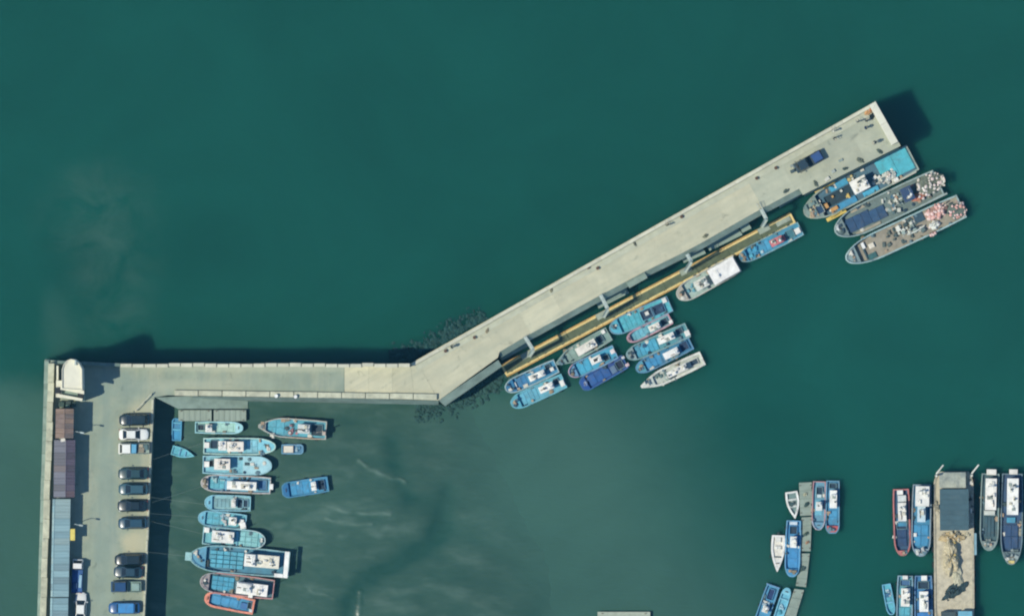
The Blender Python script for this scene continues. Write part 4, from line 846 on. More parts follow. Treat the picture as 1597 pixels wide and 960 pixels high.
b.cabin(.05, .45, -.5, .55, 2.3, WH, gear=10); b.hatch(.48, .54, 1, 1, -.45, .35, (70, 170, 196), .4); b.hatch(.56, .82, 2, 2, -.6, .6, (44, 82, 118), .3); b.box('bow_pad', .97, 0, .5, 1.0, .2, (222, 202, 120), .02); b.box('stern_buoy_rack', -.02, .1, .8, 1.3, .9, (232, 228, 214)); b.clutter(.84, .94, -.6, .6, 8, [(150, 166, 160), (100, 120, 120)], 121, .5); b.rail(.84, .5, (130, 150, 146), .05); b.clutter(.5, .8, .75, .9, 5, [(196, 190, 150), (150, 150, 130)], 122)
b = Boat('narrow cyan skiff, leftmost at the bottom edge near the barge', (1391, 958), (1382, 910), 14, 0, 'round', (90, 180, 188), (96, 180, 200), (84, 186, 196), fb=.8, group=G5, name='skiff', well=.3)
b.clutter(.15, .4, -.4, .4, 4, [(190, 206, 206), (60, 120, 150)], 131, .4); b.box('thwart', .6, 0, .25, 1.0, .08, (110, 190, 210), .2)
b = Boat('boat with cyan deck and white cabin, cut by the bottom edge beside skiff', (1410, 985), (1412, 897), 25, 0, 'round', (110, 150, 170), (130, 166, 180), (84, 170, 182), fb=1.3, fore=(.88, (90, 180, 200)), group=G5)
b.cabin(.22, .54, -.5, .6, 1.8, (238, 234, 220), gear=6); b.hatch(.56, .84, 2, 2, -.7, .7, (84, 186, 196), .15); b.box('stern_locker', .03, .0, .6, .8, 1.0, WH); b.hold(.08, .18, -.6, .6, (60, 110, 150))
b = Boat('boat with bright blue deck and white cabin, cut by bottom edge beside barge', (1441, 990), (1440, 897), 28, 0, 'round', (70, 110, 150), (90, 140, 176), (50, 130, 182), fb=1.3, fore=(.88, (60, 150, 192)), group=G5)
b.cabin(.26, .6, -.5, .5, 1.9, WH, gear=7); b.hatch(.62, .86, 2, 1, -.75, .75, (46, 130, 196), .15); b.box('stern_locker', .04, .1, .8, .9, 1.0, WH); b.hold(.1, .22, -.6, .6, DK)

# lived-in decks: coils, bins and spare gear here and there
_pal = [(60, 84, 88), (214, 212, 196), (140, 128, 104), (96, 130, 140), (40, 70, 90), (176, 150, 120)]
for i, q in enumerate(BOATS):
    if q.L > 6: q.clutter(.3, .82, -.92, -.62, int(q.L/2.6), _pal, 300 + i, .4); q.clutter(.1, .8, .62, .92, int(q.L/3), _pal, 400 + i, .4)
    if q.L > 8 and q.foreT: q.clutter(q.foreT + .03, .94, -.4, .4, 4, _pal, 500 + i, .25)

# ---------------------------------------------------------------- tan pontoon and its gangways
M_TAN = mat('tan_timber', C(232, 208, 142), rough=.85, var=.16, scale=1.5, dirt=.35, dirtcol=(.22, .17, .1))
M_BROWN = mat('brown_fender_timber', C(206, 170, 104), rough=.85, var=.2, scale=1.5, dirt=.4, dirtcol=(.12, .09, .05))
M_GRATE = mat('dark_green_grating', C(96, 108, 84), rough=.85, var=.25, scale=1.2, dirt=.4, dirtcol=(.05, .06, .045))
M_LANDPL = mat('grey_landing_plate', C(160, 172, 156), rough=.8, var=.15, dirt=.35)
pa, pb = (786, 578), (1237, 340)
PA, PB = P(*pa, .6), P(*pb, .6); dv = PB - PA; PL = dv.length; rz = math.atan2(dv.y, dv.x)
pt_ = thing('floating_pontoon', 'long floating pontoon with tan timber edges and dark green middle', 'pontoon', (PA.x, PA.y, 0), rz)
PW = 2.15
nsec = 9
GU = [.085, .345, .635, .905]                          # where the gangways land
for i in range(nsec):
    x0, l = PL*i/nsec, PL/nsec
    MB().box(x0 + l/2, 0, -.3, l - .08, PW - .1, .78).build('float_box', M_SIDE, pt_)
    MB().box(x0 + l/2, 0, .48, l - .05, PW - .95, .06).build('grating', M_GRATE, pt_)
    for sg in (-1, 1):
        skip = sg > 0 and any(abs((x0 + l/2)/PL - g) < .001 for g in GU)
        MB().box(x0 + l/2, sg*(PW/2 - .1), .1, l - .03, .2, .5, ch=.03).build('fender_beam', M_BROWN, pt_)
    MB().box(x0 + l/2, -(PW/2 - .345), .48, l - .03, .27, .14, ch=.02).build('walk_plank', M_TAN, pt_)
    a, b_ = x0 + .015, x0 + l - .015                    # inner plank stops either side of a landing plate
    cuts = sorted([(g*PL - 1.0, g*PL + 1.0) for g in GU if g*PL + 1.0 > a and g*PL - 1.0 < b_])
    cur = a
    for c0, c1 in cuts + [(b_, b_)]:
        if c0 - cur > .2: MB().box((cur + c0)/2, PW/2 - .345, .48, c0 - cur, .27, .14, ch=.02).build('walk_plank', M_TAN, pt_)
        cur = max(cur, c1)
for x in (.12, PL - .12): MB().box(x, 0, .52, .34, PW - .5, .13, ch=.02).build('end_plank', M_TAN, pt_)
for g in GU: MB().box(g*PL, PW/2 - .5, .5, 1.9, .95, .13, ch=.02).build('landing_plate', M_LANDPL, pt_)
MB().box(PL - 1.6, .25, .62, 2.4, .7, .1, ch=.02).build('landing_plate', M_LANDPL, pt_)
for k in range(int(PL//3)):
    MB().tube([(1 + k*3, -.62, .6), (1 + k*3, -.62, .85)], .06, 6).tube([(.85 + k*3, -.62, .8), (1.15 + k*3, -.62, .8)], .045, 6).build('cleat', M_RUST, pt_)
GANG = [((818, 524), (832, 546), (825, 556), 'leftmost'), ((936, 459), (948, 482), (941, 495), 'second'), ((1071, 396), (1078, 408), (1068, 424), 'third'), ((1182, 317), (1195, 342), (1188, 354), 'rightmost')]
for a, m_, c, wd in GANG:
    A_, M_, Cc = P(*a, Z_Q), P(*m_, Z_Q - .5), P(*c, .75)
    t = thing('gangway', {'leftmost': 'pale bent steel gangway nearest the left end of the tan pontoon', 'second': 'pale bent gangway above the cyan boat with cluttered stern', 'third': 'pale hooked gangway by the beige bow of the white passenger boat', 'rightmost': 'pale bent gangway nearest the right end of the tan pontoon'}[wd], 'gangway', (A_.x, A_.y, 0), 0, 'gangways from pier to pontoon')
    o0 = Vector((A_.x, A_.y, 0)); pts = [A_ - o0, M_ - o0, Cc - o0]
    for p, q in zip(pts, pts[1:]):
        d = (q - p); side = Vector((-d.y, d.x, 0)).normalized()
        wv = .26
        MB().add([p - side*wv, p + side*wv, q + side*wv, q - side*wv] + [v - Vector((0, 0, .12)) for v in (p - side*wv, p + side*wv, q + side*wv, q - side*wv)], [(0, 1, 2, 3), (7, 6, 5, 4), (0, 3, 7, 4), (1, 5, 6, 2), (0, 4, 5, 1), (3, 2, 6, 7)]).build('walkway', mat('pale_gangway_deck', C(200, 212, 200), rough=.7, var=.1, dirt=.2), t)
        for sg in (-1, 1):
            b = MB(); up = Vector((0, 0, .95)); s_ = side*wv*sg
            b.tube([p + s_ + up, q + s_ + up], .04, 5); b.tube([p + s_ + up*.5, q + s_ + up*.5], .025, 5)
            for k in range(4): r = p + (q-p)*k/3 + s_; b.tube([r, r + up], .03, 5)
            b.build('handrail', M_STEEL, t)

# ---------------------------------------------------------------- grey floats
M_FLOAT = mat('grey_float_concrete', C(146, 160, 146), rough=.9, var=.14, scale=.9, dirt=.35, dirtcol=(.14, .16, .13))
M_FLOAT2 = mat('bleached_float_boards', C(152, 166, 152), rough=.9, var=.14, scale=1.2, dirt=.3, dirtcol=(.16, .18, .15), stretch=(2.5, .3, 1))
def float_slab(label, quad, z0, z, m, boards=0, group=None, pile=True):
    c = P(sum(q[0] for q in quad)/4, sum(q[1] for q in quad)/4, z)
    t = thing('float', label, 'float', (c.x, c.y, z0), 0, group)
    q = [Vector((P(*p, z) - c)[:2]) for p in quad]
    MB().prism([tuple(v*.97) for v in q], -.3, z - z0 - .08).build('float_body', M_SIDE, t)
    n = boards or 1
    for i in range(n):
        f0, f1 = i/n + .004, (i+1)/n - .004
        MB().prism([tuple(q[0].lerp(q[3], f0)), tuple(q[1].lerp(q[2], f0)), tuple(q[1].lerp(q[2], f1)), tuple(q[0].lerp(q[3], f1))], z - z0 - .08, z - z0 + random.uniform(0, .012)).build('deck_panel', m, t)
    for k in range(4):
        v = q[k]*.82; MB().tube([(v.x, v.y, z - z0), (v.x, v.y, z - z0 + .22)], .06, 6).tube([(v.x - .14, v.y, z - z0 + .18), (v.x + .14, v.y, z - z0 + .18)], .045, 6).build('cleat', M_RUST, t)
    return t
GF = 'grey floats chained end to end'
zq = mz(330, 648)
float_slab('left half of the grey boarded float above the small pale-cyan boat', [(278, 656), (278, 639), (330, 639), (330, 656)], zq, zq + .75, M_FLOAT2, 6)
float_slab('right half of the grey boarded float above the small pale-cyan boat', [(333, 657), (333, 639), (384, 639), (384, 656)], zq, zq + .75, M_FLOAT2, 6)
float_slab('topmost grey float of the chain, between dinghy and red-gunwaled boat', [(1246, 752), (1266, 751), (1267, 803), (1248, 804)], 0, .6, M_FLOAT, 4, GF)
float_slab('second grey float of the chain, right of the long blue boat', [(1250, 806), (1266, 805), (1264, 859), (1249, 859)], 0, .6, M_FLOAT, 4, GF)
float_slab('third grey float of the chain, tilted, at the blue boat\'s bow', [(1249, 862), (1263, 862), (1257, 915), (1241, 913)], 0, .6, M_FLOAT, 4, GF)
float_slab('lowest grey float of the chain, running out of the picture', [(1239, 917), (1254, 919), (1236, 978), (1220, 972)], 0, .6, M_FLOAT, 4, GF)
float_slab('pale float just showing at the bottom edge in the middle', [(932, 953), (1014, 953), (1014, 985), (932, 985)], 0, .7, mat('pale_float_concrete', C(172, 180, 160), rough=.9, var=.12, dirt=.3), 5)

# ---------------------------------------------------------------- barge
b = Boat('tan work barge with dark teal roofed shed and pale corner posts', (1487, 735), (1489, 1010), 62, 0, 'barge', (110, 112, 100), (180, 172, 146), (196, 186, 156), fb=1.8, rw=.28, sheer=0, name='work_barge', cat='barge', well=.12)
L_ = b.L; yx = lambda y: 1 - (y - 735)/275.0           # map row -> position along the barge
W2 = b.W/2
sh = MB().box((b.X(yx(826)) + b.X(yx(762)))/2, 0, b.dz, 6.4, 4.2, 2.6).build('shed', mat('teal_cladding', C(70, 100, 112), var=.1, dirt=.2), b.t)
for i in range(8):
    x0 = b.X(yx(826)) + 6.4*i/8
    MB().add([(x0 + .01, -2.25, b.dz + 2.66), (x0 + .79, -2.25, b.dz + 2.66), (x0 + .79, 2.25, b.dz + 2.72), (x0 + .01, 2.25, b.dz + 2.72)], [(0, 1, 2, 3)]).build('roof_sheet', mat('teal_roof_sheet', C(66, 96, 104), rough=.7, var=.14, scale=.7, dirt=.35, dirtcol=(.1, .14, .14)), sh)
MB().box(b.X(yx(748)), .2, b.dz + 1.6, 2.4, 4.1, .07).build('awning', mat('patched_grey_awning', C(168, 172, 156), rough=.9, var=.3, scale=.9, dirt=.75, dirtcol=(.05, .09, .12)), b.t)
for x, y in ((740, 1.9), (740, -1.9), (757, 1.9), (757, -1.9)): MB().tube([(b.X(yx(x)), y, b.dz), (b.X(yx(x)), y, b.dz + 1.62)], .05).build('post', M_STEEL, b.t)
for y, in ((2.75,), (-2.75,)):
    MB().tube([(b.X(yx(741)), y, b.dz), (b.X(yx(741)), y, b.dz + 3.4)], .16, 8).build('corner_post', paint(222, 222, 206), b.t)
    MB().tube([(b.X(yx(738)), y, b.dz + 2.6), (b.X(yx(724)), y - 1.1, b.dz + 3.2)], .12, 8).build('davit', paint(222, 222, 206), b.t)
b.clutter(yx(838), yx(830), -.7, .6, 12, [(176, 166, 140), (206, 196, 160), (120, 120, 104), (90, 96, 90)], 141, .7)
b.clutter(yx(800), yx(770), .78, .92, 5, [(200, 190, 160), (150, 146, 124), (206, 200, 180)], 142, .6)
b.clutter(yx(830), yx(740), -.95, -.82, 9, [(230, 226, 210), (90, 100, 96), (196, 190, 166), (60, 70, 70)], 143, .7)
MB().box(b.X(yx(848)), -3.35, b.dz - .5, 3.4, .35, 1.0).build('side_tank', paint(120, 170, 176), b.t)
for k in range(9): MB().torus((b.X(yx(750 + k*24)), -3.25, 1.0), .36, .14).build('fender', M_TYRE, b.t)
for k in range(9): MB().torus((b.X(yx(760 + k*24)), 3.25, 1.0), .36, .14).build('fender', M_TYRE, b.t)
cr = MB().box(b.X(yx(962)), -1.6, b.dz, 1.8, 1.9, 2.0).build('cabin', paint(200, 204, 190), b.t)
MB().box(b.X(yx(962)), -1.6, b.dz + 2.0, 2.0, 2.2, .08).build('roof', paint(110, 190, 206), cr)
MB().box(b.X(yx(962)), 1.0, b.dz, 1.8, 2.2, 1.9).build('container', paint(60, 80, 84), b.t)
BARGE = b

# ---------------------------------------------------------------- net heaps (rest on their boats, so things of their own)
def net_heap(label, c, rz, rx, ry, h, mcol, buoys=0, bcols=(), seed=0, poles=0, br=.2, lump=.3, name='net_heap'):
    t = thing(name, label, 'nets', c, rz); rnd = random.Random(seed)
    nu, nv = 26, 10; vs, fs = [], []
    for j in range(nv + 1):
        a = (math.pi/2)*j/nv
        for i in range(nu):
            th = 2*math.pi*i/nu
            q = 1 + lump*mnoise.noise(Vector((math.cos(th)*1.6 + seed, math.sin(th)*1.6, a*1.5)))
            f = 1 + .5*lump*mnoise.noise(Vector((math.cos(th)*5 + seed, math.sin(th)*5, a*4)))
            vs.append((rx*math.cos(a)*math.cos(th)*q*f, ry*math.cos(a)*math.sin(th)*q*f, h*math.sin(a)**.8*q*f))
    fs = [(j*nu+i, j*nu+(i+1) % nu, (j+1)*nu+(i+1) % nu, (j+1)*nu+i) for j in range(nv) for i in range(nu)]
    m = mat('net_%d_%d_%d' % mcol, C(*mcol), rough=.95, var=.4, scale=3.5, dirt=.6, dirtcol=(.05, .055, .05), bump=.06, spec=.1)
    MB().add(vs, fs).build('net', m, t)
    src = {}
    for k in range(buoys):
        r = math.sqrt(rnd.random())*1.02; th = rnd.uniform(0, 2*math.pi); x, y = rx*r*math.cos(th), ry*r*math.sin(th)
        z = h*math.sqrt(max(0, 1 - r*r))*.95 + br*.4; col = rnd.choice(bcols); s_ = rnd.uniform(.7, 1.3)
        if col not in src: src[col] = MB().ball((0, 0, 0), br, br, br*.9, 10, 7).build('buoy', paint(*col, dirt=.25), t, True, loc=(x, y, z)); src[col].scale = (s_,)*3
        else: inst(src[col], t, (x, y, z), rnd.uniform(0, 3), (s_, s_*rnd.uniform(.8, 1.2), s_))
    for k in range(poles):
        th = rnd.uniform(-1.2, 1.2) + math.pi; x, y = rx*.75*math.cos(th), ry*.75*math.sin(th); e = Vector((x*rnd.uniform(.3, .5), y*rnd.uniform(.3, .6), rnd.uniform(1.0, 1.7)))
        p0 = Vector((x, y, h*.4)); p1 = p0 + e
        f = MB().tube([p0, p1], .03, 5).build('marker_pole', paint(214, 206, 180), t)
        sd = Vector((-e.y, e.x, .1)).normalized()*rnd.uniform(.2, .35); up = e.normalized()*rnd.uniform(.45, .7)
        col = rnd.choice(bcols)
        MB().add([p1, p1 - up, p1 - up + sd, p1 + sd*.8, p1 - up*.5 + sd*.5 + Vector((0, 0, .12))], [(0, 1, 4), (1, 2, 4), (2, 3, 4), (3, 0, 4)]).build('flag', paint(*col), f)
    return t
WBU = [(240, 226, 214), (236, 214, 204), (230, 230, 218), (206, 200, 186)]; PBU = [(240, 196, 182), (236, 178, 164), (238, 208, 196), (226, 166, 150)]
c, a = E2.at(.08, -.12); net_heap('heap of white buoys and flagged poles on the middle tip boat', c, a, 2.3, 1.6, .9, (120, 128, 112), 40, WBU, 11, 14, .25)
c, a = E2.at(.21, .3); net_heap('small orange and red net pile behind the white buoys', c, a, 1.2, .7, .6, (206, 140, 110), 6, [(214, 120, 110), (230, 214, 200)], 12, 0, .22)
c, a = E3.at(.2, -.42); net_heap('heap of pale pink buoys on the outermost tip boat', c, a, 1.7, 1.2, .9, (176, 140, 124), 48, PBU, 13, 3, .26)
c, a = E3.at(.05, .2); net_heap('grey net with pink buoys at the very stern of the outermost boat', c, a, 1.5, 1.35, .7, (110, 124, 114), 22, PBU, 14, 7, .24)
c, a = E3.at(.25, .42); net_heap('heap of white netting next to the pale pink buoys', c, a, .9, .65, .7, (226, 228, 216), 6, WBU, 15, 0, .2)
c, a = E3.at(.3, 1.0); net_heap('few pink buoys hung over the outer rail', c + Vector((0, 0, .3)), a, .55, .35, .4, (150, 120, 110), 8, PBU, 16, 1, .2)
c, a = E1.at(.26, .35); net_heap('white netting heaped in front of the turquoise stern deck', c, a, 1.5, .75, .8, (222, 222, 208), 10, WBU, 17, 0, .2)
def barge_at(x, y): return P(x, y, 1.35) + Vector((0, 0, .8*BARGE.dz - 1.35))
net_heap('yellow-tan net heap spread on the barge deck', barge_at(1483, 868), math.pi/2, 2.9, 1.3, 1.5, (192, 180, 148), 5, [(222, 190, 96), (206, 196, 170)], 21, 0, .2, .35)
net_heap('pale grey net heap beside the yellow one on the barge', barge_at(1492, 893), math.pi/2 + .2, 2.0, .9, .5, (190, 186, 160), 0, (), 22, 0, .2, .35)
net_heap('tangle of dark rusty gear lying low on the barge deck', barge_at(1489, 921), .6, 1.9, .9, .5, (58, 76, 80), 3, [(60, 70, 70)], 23, 4, .2, .6)
net_heap('tan net pile just below the teal shed on the barge', barge_at(1485, 838), 0, 2.0, .7, .6, (190, 170, 130), 4, [(200, 190, 160)], 24, 0, .2, .4)

# ---------------------------------------------------------------- vehicles
M_TRIM = mat('black_trim', (.02, .021, .022, 1), rough=.6, var=.1, dirt=.1)
def carpaint(col): return mat('carpaint_%d_%d_%d' % col, C(*col), rough=.28, var=.05, dirt=.12, spec=.6)
def loft(st):
    """st: list of (x, halfwidth, zlow, zside, ztop, crown) cross-sections -> closed body"""
    vs, fs = [], []
    for x, w_, zl, zs_, zt_, cr_ in st:
        row = [(w_*.86, zl), (w_, zl + .12), (w_*1.0, zs_), (w_*.93, zt_), (w_*.5, zt_ + cr_*.8), (0, zt_ + cr_)]
        vs += [(x, y, z) for y, z in row] + [(x, -y, z) for y, z in row[-2::-1]]
    n = 11
    for i in range(len(st)-1):
        for j in range(n-1): fs.append((i*n+j, (i+1)*n+j, (i+1)*n+j+1, i*n+j+1))
        fs.append((i*n+n-1, (i+1)*n+n-1, (i+1)*n, i*n))
    fs += [tuple(range(n)), tuple((len(st)-1)*n + k for k in range(n))]
    return MB().add(vs, fs)
def wheels(t, xs, w_, r=.33):
    for x in xs:
        for sg in (1, -1):
            wl = MB().torus((x, sg*(w_ - .1), r), r - .1, .11, 'y', 16, 8).build('wheel', M_TYRE, t, True)
            MB().tube([(x, sg*(w_ - .16), r), (x, sg*(w_ - .03), r)], .2, 12).build('rim', M_STEEL, wl)
def greenhouse(t, body, m, x0, x1, xr0, xr1, wb, wt, zb, zt_):
    """roof and pillars in body colour, panes a little proud; x0 rear base, x1 front base, xr roof ends"""
    base = [(x0, wb), (x1, wb), (x1, -wb), (x0, -wb)]; top = [(xr0, wt), (xr1, wt), (xr1, -wt), (xr0, -wt)]
    b = MB(); vs = [(x, y, zb) for x, y in base] + [(x, y, zt_ - .07) for x, y in top] + [(x*.96 + .04*(xr0+xr1)/2, y*.86, zt_) for x, y in top]
    b.add(vs, [(0, 1, 5, 4), (1, 2, 6, 5), (2, 3, 7, 6), (3, 0, 4, 7), (4, 5, 9, 8), (5, 6, 10, 9), (6, 7, 11, 10), (7, 4, 8, 11), (8, 9, 10, 11)])
    b.build('roof', m, t)
    def pane(name, i, j, u0=.08, u1=.92):
        A0, B0, A1, B1 = (Vector(vs[k]) for k in (i, j, i+4, j+4))
        q = [A0.lerp(B0, u0).lerp(A1.lerp(B1, u0), .1), A0.lerp(B0, u1).lerp(A1.lerp(B1, u1), .1), A0.lerp(B0, u1).lerp(A1.lerp(B1, u1), .94), A0.lerp(B0, u0).lerp(A1.lerp(B1, u0), .94)]
        nrm = (q[1]-q[0]).cross(q[3]-q[0]).normalized(); ctr = (q[0]+q[2])/2
        if nrm.dot(ctr - Vector(((xr0+xr1)/2, 0, zb))) < 0: nrm = -nrm
        q = [p + nrm*.012 for p in q]
        MB().add(q, [(0, 1, 2, 3)]).build(name, M_GLASS, t)
    pane('windshield', 1, 2); pane('rear_window', 3, 0)
    pane('side_window', 0, 1, .06, .5); pane('side_window', 0, 1, .53, .94); pane('side_window', 2, 3, .06, .47); pane('side_window', 2, 3, .5, .94)
def lamps(t, xf, xr, w_, z):
    for sg in (1, -1):
        MB().box(xf, sg*(w_ - .25), z, .12, .36, .14, ch=.03).build('headlight', mat('lamp_lens', (.6, .62, .62, 1), rough=.15, var=.03, dirt=0), t)
        MB().box(xr, sg*(w_ - .22), z + .05, .1, .3, .16, ch=.03).build('taillight', mat('tail_lens', (.25, .02, .02, 1), rough=.25, var=.05, dirt=0), t)
def car(label, c, ang, col, kind='sedan', Lc=4.6, group='cars parked nose to the basin', extra=None):
    p = P(*c, Z_Q); m = carpaint(col); w_ = .92
    t = thing('parked_car', label, 'car', p, R(ang), group); h = Lc/2
    if kind == 'sedan':
        st = [(-h, .5, .34, .58, .74, .02), (-h + .1, .8, .25, .72, .92, .02), (-h + .7, w_, .22, .8, .98, .03), (-.4, w_, .2, .82, .97, .02), (.85, w_, .2, .8, .93, .03), (h - .9, .91, .22, .72, .84, .04), (h - .45, .84, .24, .66, .76, .04), (h - .15, .66, .25, .58, .66, .03), (h, .34, .3, .5, .56, .02)]
        body = loft(st).build('body', m, t, True); greenhouse(t, body, m, -1.75, 1.05, -1.05, .25, .83, .62, .93, 1.45)
    else:
        st = [(-h, .62, .36, .78, .95, .02), (-h + .1, .84, .28, .9, 1.05, .02), (-h + .7, w_, .24, .92, 1.07, .02), (0, w_, .24, .92, 1.05, .02), (.95, w_, .24, .9, 1.02, .03), (h - .85, .91, .26, .84, .95, .05), (h - .42, .83, .27, .76, .86, .05), (h - .14, .66, .3, .66, .74, .03), (h, .36, .34, .58, .64, .02)]
        body = loft(st).build('body', m, t, True); greenhouse(t, body, m, -h + .3, 1.25, -h + .75, .3, .83, .62, 1.02, 1.66)
    mo = body.modifiers.new('round', 'SUBSURF'); mo.levels = 1; mo.render_levels = 1
    wheels(t, (-h + .85, h - .9), w_); lamps(t, h - .36, -h + .04, w_, .55)
    for sg in (1, -1): MB().box(.75, sg*(w_ + .1), .95, .14, .22, .14, ch=.03).build('mirror', m, t)
    MB().box(-h - .015, 0, .5, .02, .5, .12).build('number_plate', paint(226, 226, 218), t); MB().box(h + .005, 0, .4, .02, .5, .12).build('number_plate', paint(226, 226, 218), t)
    if extra: extra(t)
    return t
def truck(label, c, ang, cabcol, bedcol, Lc=4.9, load=None, group='small trucks', bedlen=.56):
    p = P(*c, Z_Q); m = carpaint(cabcol); t = thing('small_truck', label, 'truck', p, R(ang), group); h = Lc/2; w_ = .86
    cl = Lc*(1 - bedlen)
    st = [(h - cl, w_, .35, .9, 1.05, .01), (h - .5, w_, .35, .9, 1.05, .01), (h - .12, .84, .38, .85, .95, .01), (h, .76, .42, .7, .8, .0)]
    body = loft(st).build('cab', m, t, True); greenhouse(t, body, m, h - cl + .02, h - .2, h - cl + .1, h - .65, .82, .7, 1.03, 1.92)
    mb = paint(*bedcol, dirt=.4); x0, x1 = -h, h - cl - .08; L_ = x1 - x0; cx = (x0+x1)/2
    MB().box(cx, 0, .68, L_, 1.66, .1).build('bed', mb, t)
    MB().box(cx, .8, .78, L_ - .02, .05, .36).build('side_gate', mb, t); MB().box(cx, -.8, .78, L_ - .02, .05, .36).build('side_gate', mb, t)
    MB().box(x0 + .03, 0, .78, .05, 1.53, .36).build('tail_gate', mb, t); MB().box(x1 - .03, 0, .78, .06, 1.53, .75).build('headboard', mb, t)
    MB().box(cx, 0, .45, L_, .7, .22).build('chassis', M_TRIM, t)
    wheels(t, (-h + .75, h - .75), w_, .3); lamps(t, h - .08, -h - .02, w_, .6)
    for sg in (1, -1): MB().box(h - .45, sg*(w_ + .12), 1.15, .1, .2, .26, ch=.03).build('mirror', M_TRIM, t)
    if load:
        for i, (f, y, lx, ly, hh, col, z) in enumerate(load): MB().box(x0 + f*L_, y, .79 + z, lx, ly, hh, random.uniform(-.1, .1), ch=.04).build('load', paint(*col, dirt=.35), t)
    return t
DKC = (34, 58, 70)
car('near-black SUV at the top of the parked row by the slipway', (210, 654), 181, (24, 50, 60), 'suv', 4.8)
car('only white sedan in the parked row by the basin', (209, 677), 0, (240, 240, 230), 'sedan', 4.6)
truck('small white truck with blue panels and loaded bed in the parked row', (209, 699), 180, (238, 238, 228), (150, 170, 160), 4.8, [(.88, 0, .8, 1.4, .9, (90, 176, 206), 0), (.45, .2, .9, .8, .4, (140, 130, 108), 0), (.2, -.2, .7, .9, .35, (80, 110, 110), 0), (.5, -.45, .8, .5, .3, (180, 170, 140), 0)], 'cars parked nose to the basin', .58)
car('dark grey-green car below the small white truck', (208, 738), 180, (40, 72, 78), 'sedan', 4.7)
car('dark car with pale roof, second below the small white truck', (208, 762), 180, (52, 88, 100), 'suv', 4.6)
car('black car third below the small white truck', (207, 788), 180, (20, 44, 54), 'sedan', 4.7)
car('dark blue car above the wide empty tan bay', (207, 815), 181, (40, 76, 94), 'suv', 4.5)
car('black car just below the wide empty tan bay', (202, 872), 181, (18, 42, 52), 'suv', 4.6)
car('dark slate car close under the black one below the empty bay', (200, 891), 178, (38, 68, 82), 'sedan', 4.5)
truck('small dark blue pickup with grey-green bed in the lower parked row', (197, 914), 180, (36, 74, 112), (120, 150, 140), 4.7, [(.4, 0, 1.2, 1.2, .25, (130, 160, 150), 0)], 'cars parked nose to the basin', .48)
def tarp(t): MB().box(-.3, 0, 1.62, 2.4, 1.5, .12, ch=.05).build('roof_tarp', paint(50, 146, 206), t)
car('blue car with bright blue roof cover, lowest of the parked row', (194, 947), 180, (36, 90, 140), 'suv', 4.9, extra=tarp)
truck('white-cabbed truck with deep blue bed beside the long shed', (121, 897), 88, (242, 240, 232), (40, 96, 160), 5.2, [(.5, -.5, 2.0, .45, .5, (150, 200, 214), 0), (.3, .3, .9, .7, .3, (40, 90, 140), 0)], 'vehicles by the long shed', .7)
car('white sedan with dark windscreen at the bottom beside the long shed', (126, 945), 88, (238, 238, 230), 'sedan', 4.6, 'vehicles by the long shed')
truck('dark pickup with blue tarpaulin load parked on the pier', (1261, 252), 180 + 29, (44, 64, 74), (50, 70, 80), 4.7, [(.36, 0, 1.5, 1.4, .55, (36, 80, 132), 0)], 'vehicle on the pier', .55)

# ---------------------------------------------------------------- people
def person_mesh(sit=False, arms=0):
    V, E, Rd = [], [], []
    def add(p, r, par=None):
        V.append(p); Rd.append(r)
        if par is not None: E.append((par, len(V)-1))
        return len(V)-1
    hz = .48 if sit else .92
    pel = add((0, 0, hz), .15); sp = add((.02, 0, hz + .22), .14, pel); ch_ = add((0, 0, hz + .44), .155, sp); nk = add((.01, 0, hz + .58), .06, ch_)
    hd = add((.03, 0, hz + .68), .085, nk); tp = add((.03, 0, hz + .78), .095, hd); add((.02, 0, hz + .85), .06, tp); add((.125, 0, hz + .70), .018, hd)
    for sg in (1, -1):
        hp = add((.0, .1*sg, hz - .06), .10, pel)
        kn = add((.42, .13*sg, hz + .02), .075, hp) if sit else add((.03, .11*sg, .5), .07, hp)
        an = add((.42, .13*sg, .08), .05, kn) if sit else add((-.02*sg, .12*sg, .08), .05, kn)
        add((an and V[an][0] + .14, .13*sg, .04), .04, an)
        shd = add((0, .19*sg, hz + .47), .075, ch_)
        el = add((.12, .25*sg, hz + .22), .055, shd)
        wr = add((.36, (.14 + .05*arms)*sg, hz + .26), .035, el); pm = add((.43, .13*sg, hz + .27), .034, wr)
        for k, ln in enumerate((.055, .066, .062, .05)):
            a = add((.46 + ln*.5, (.13 + (k - 1.5)*.021)*sg, hz + .275), .0095, pm); add((.46 + ln, (.128 + (k - 1.5)*.021)*sg, hz + .25), .0085, a)
        a = add((.44, (.13 - .04)*sg, hz + .285), .010, pm); add((.475, (.13 - .045)*sg, hz + .29), .009, a)
    me = bpy.data.meshes.new('person_body'); me.from_pydata(V, E, []); ob = bpy.data.objects.new('tmp', me); S.collection.objects.link(ob)
    md = ob.modifiers.new('s', 'SKIN')
    for i, r in enumerate(Rd): me.skin_vertices[0].data[i].radius = (r, r)
    me.skin_vertices[0].data[0].use_root = True
    sb = ob.modifiers.new('u', 'SUBSURF'); sb.levels = 1; sb.render_levels = 1
    dg = bpy.context.evaluated_depsgraph_get(); nm = bpy.data.meshes.new_from_object(ob.evaluated_get(dg)); bpy.data.objects.remove(ob)
    nm.name = 'person_body'; nm.materials.clear()
    for k in range(4): nm.materials.append(None)
    for p in nm.polygons:
        c = p.center; p.use_smooth = True
        if c.z > hz + .6: p.material_index = 0
        elif c.x > .37 and c.z > hz + .2: p.material_index = 0
        elif c.z < .1: p.material_index = 3
        elif (c.z < hz + .08 and not sit) or (sit and (c.z < hz + .08)): p.material_index = 2
        else: p.material_index = 1
    return nm, hz
PM = {0: person_mesh(False), 1: person_mesh(True)}
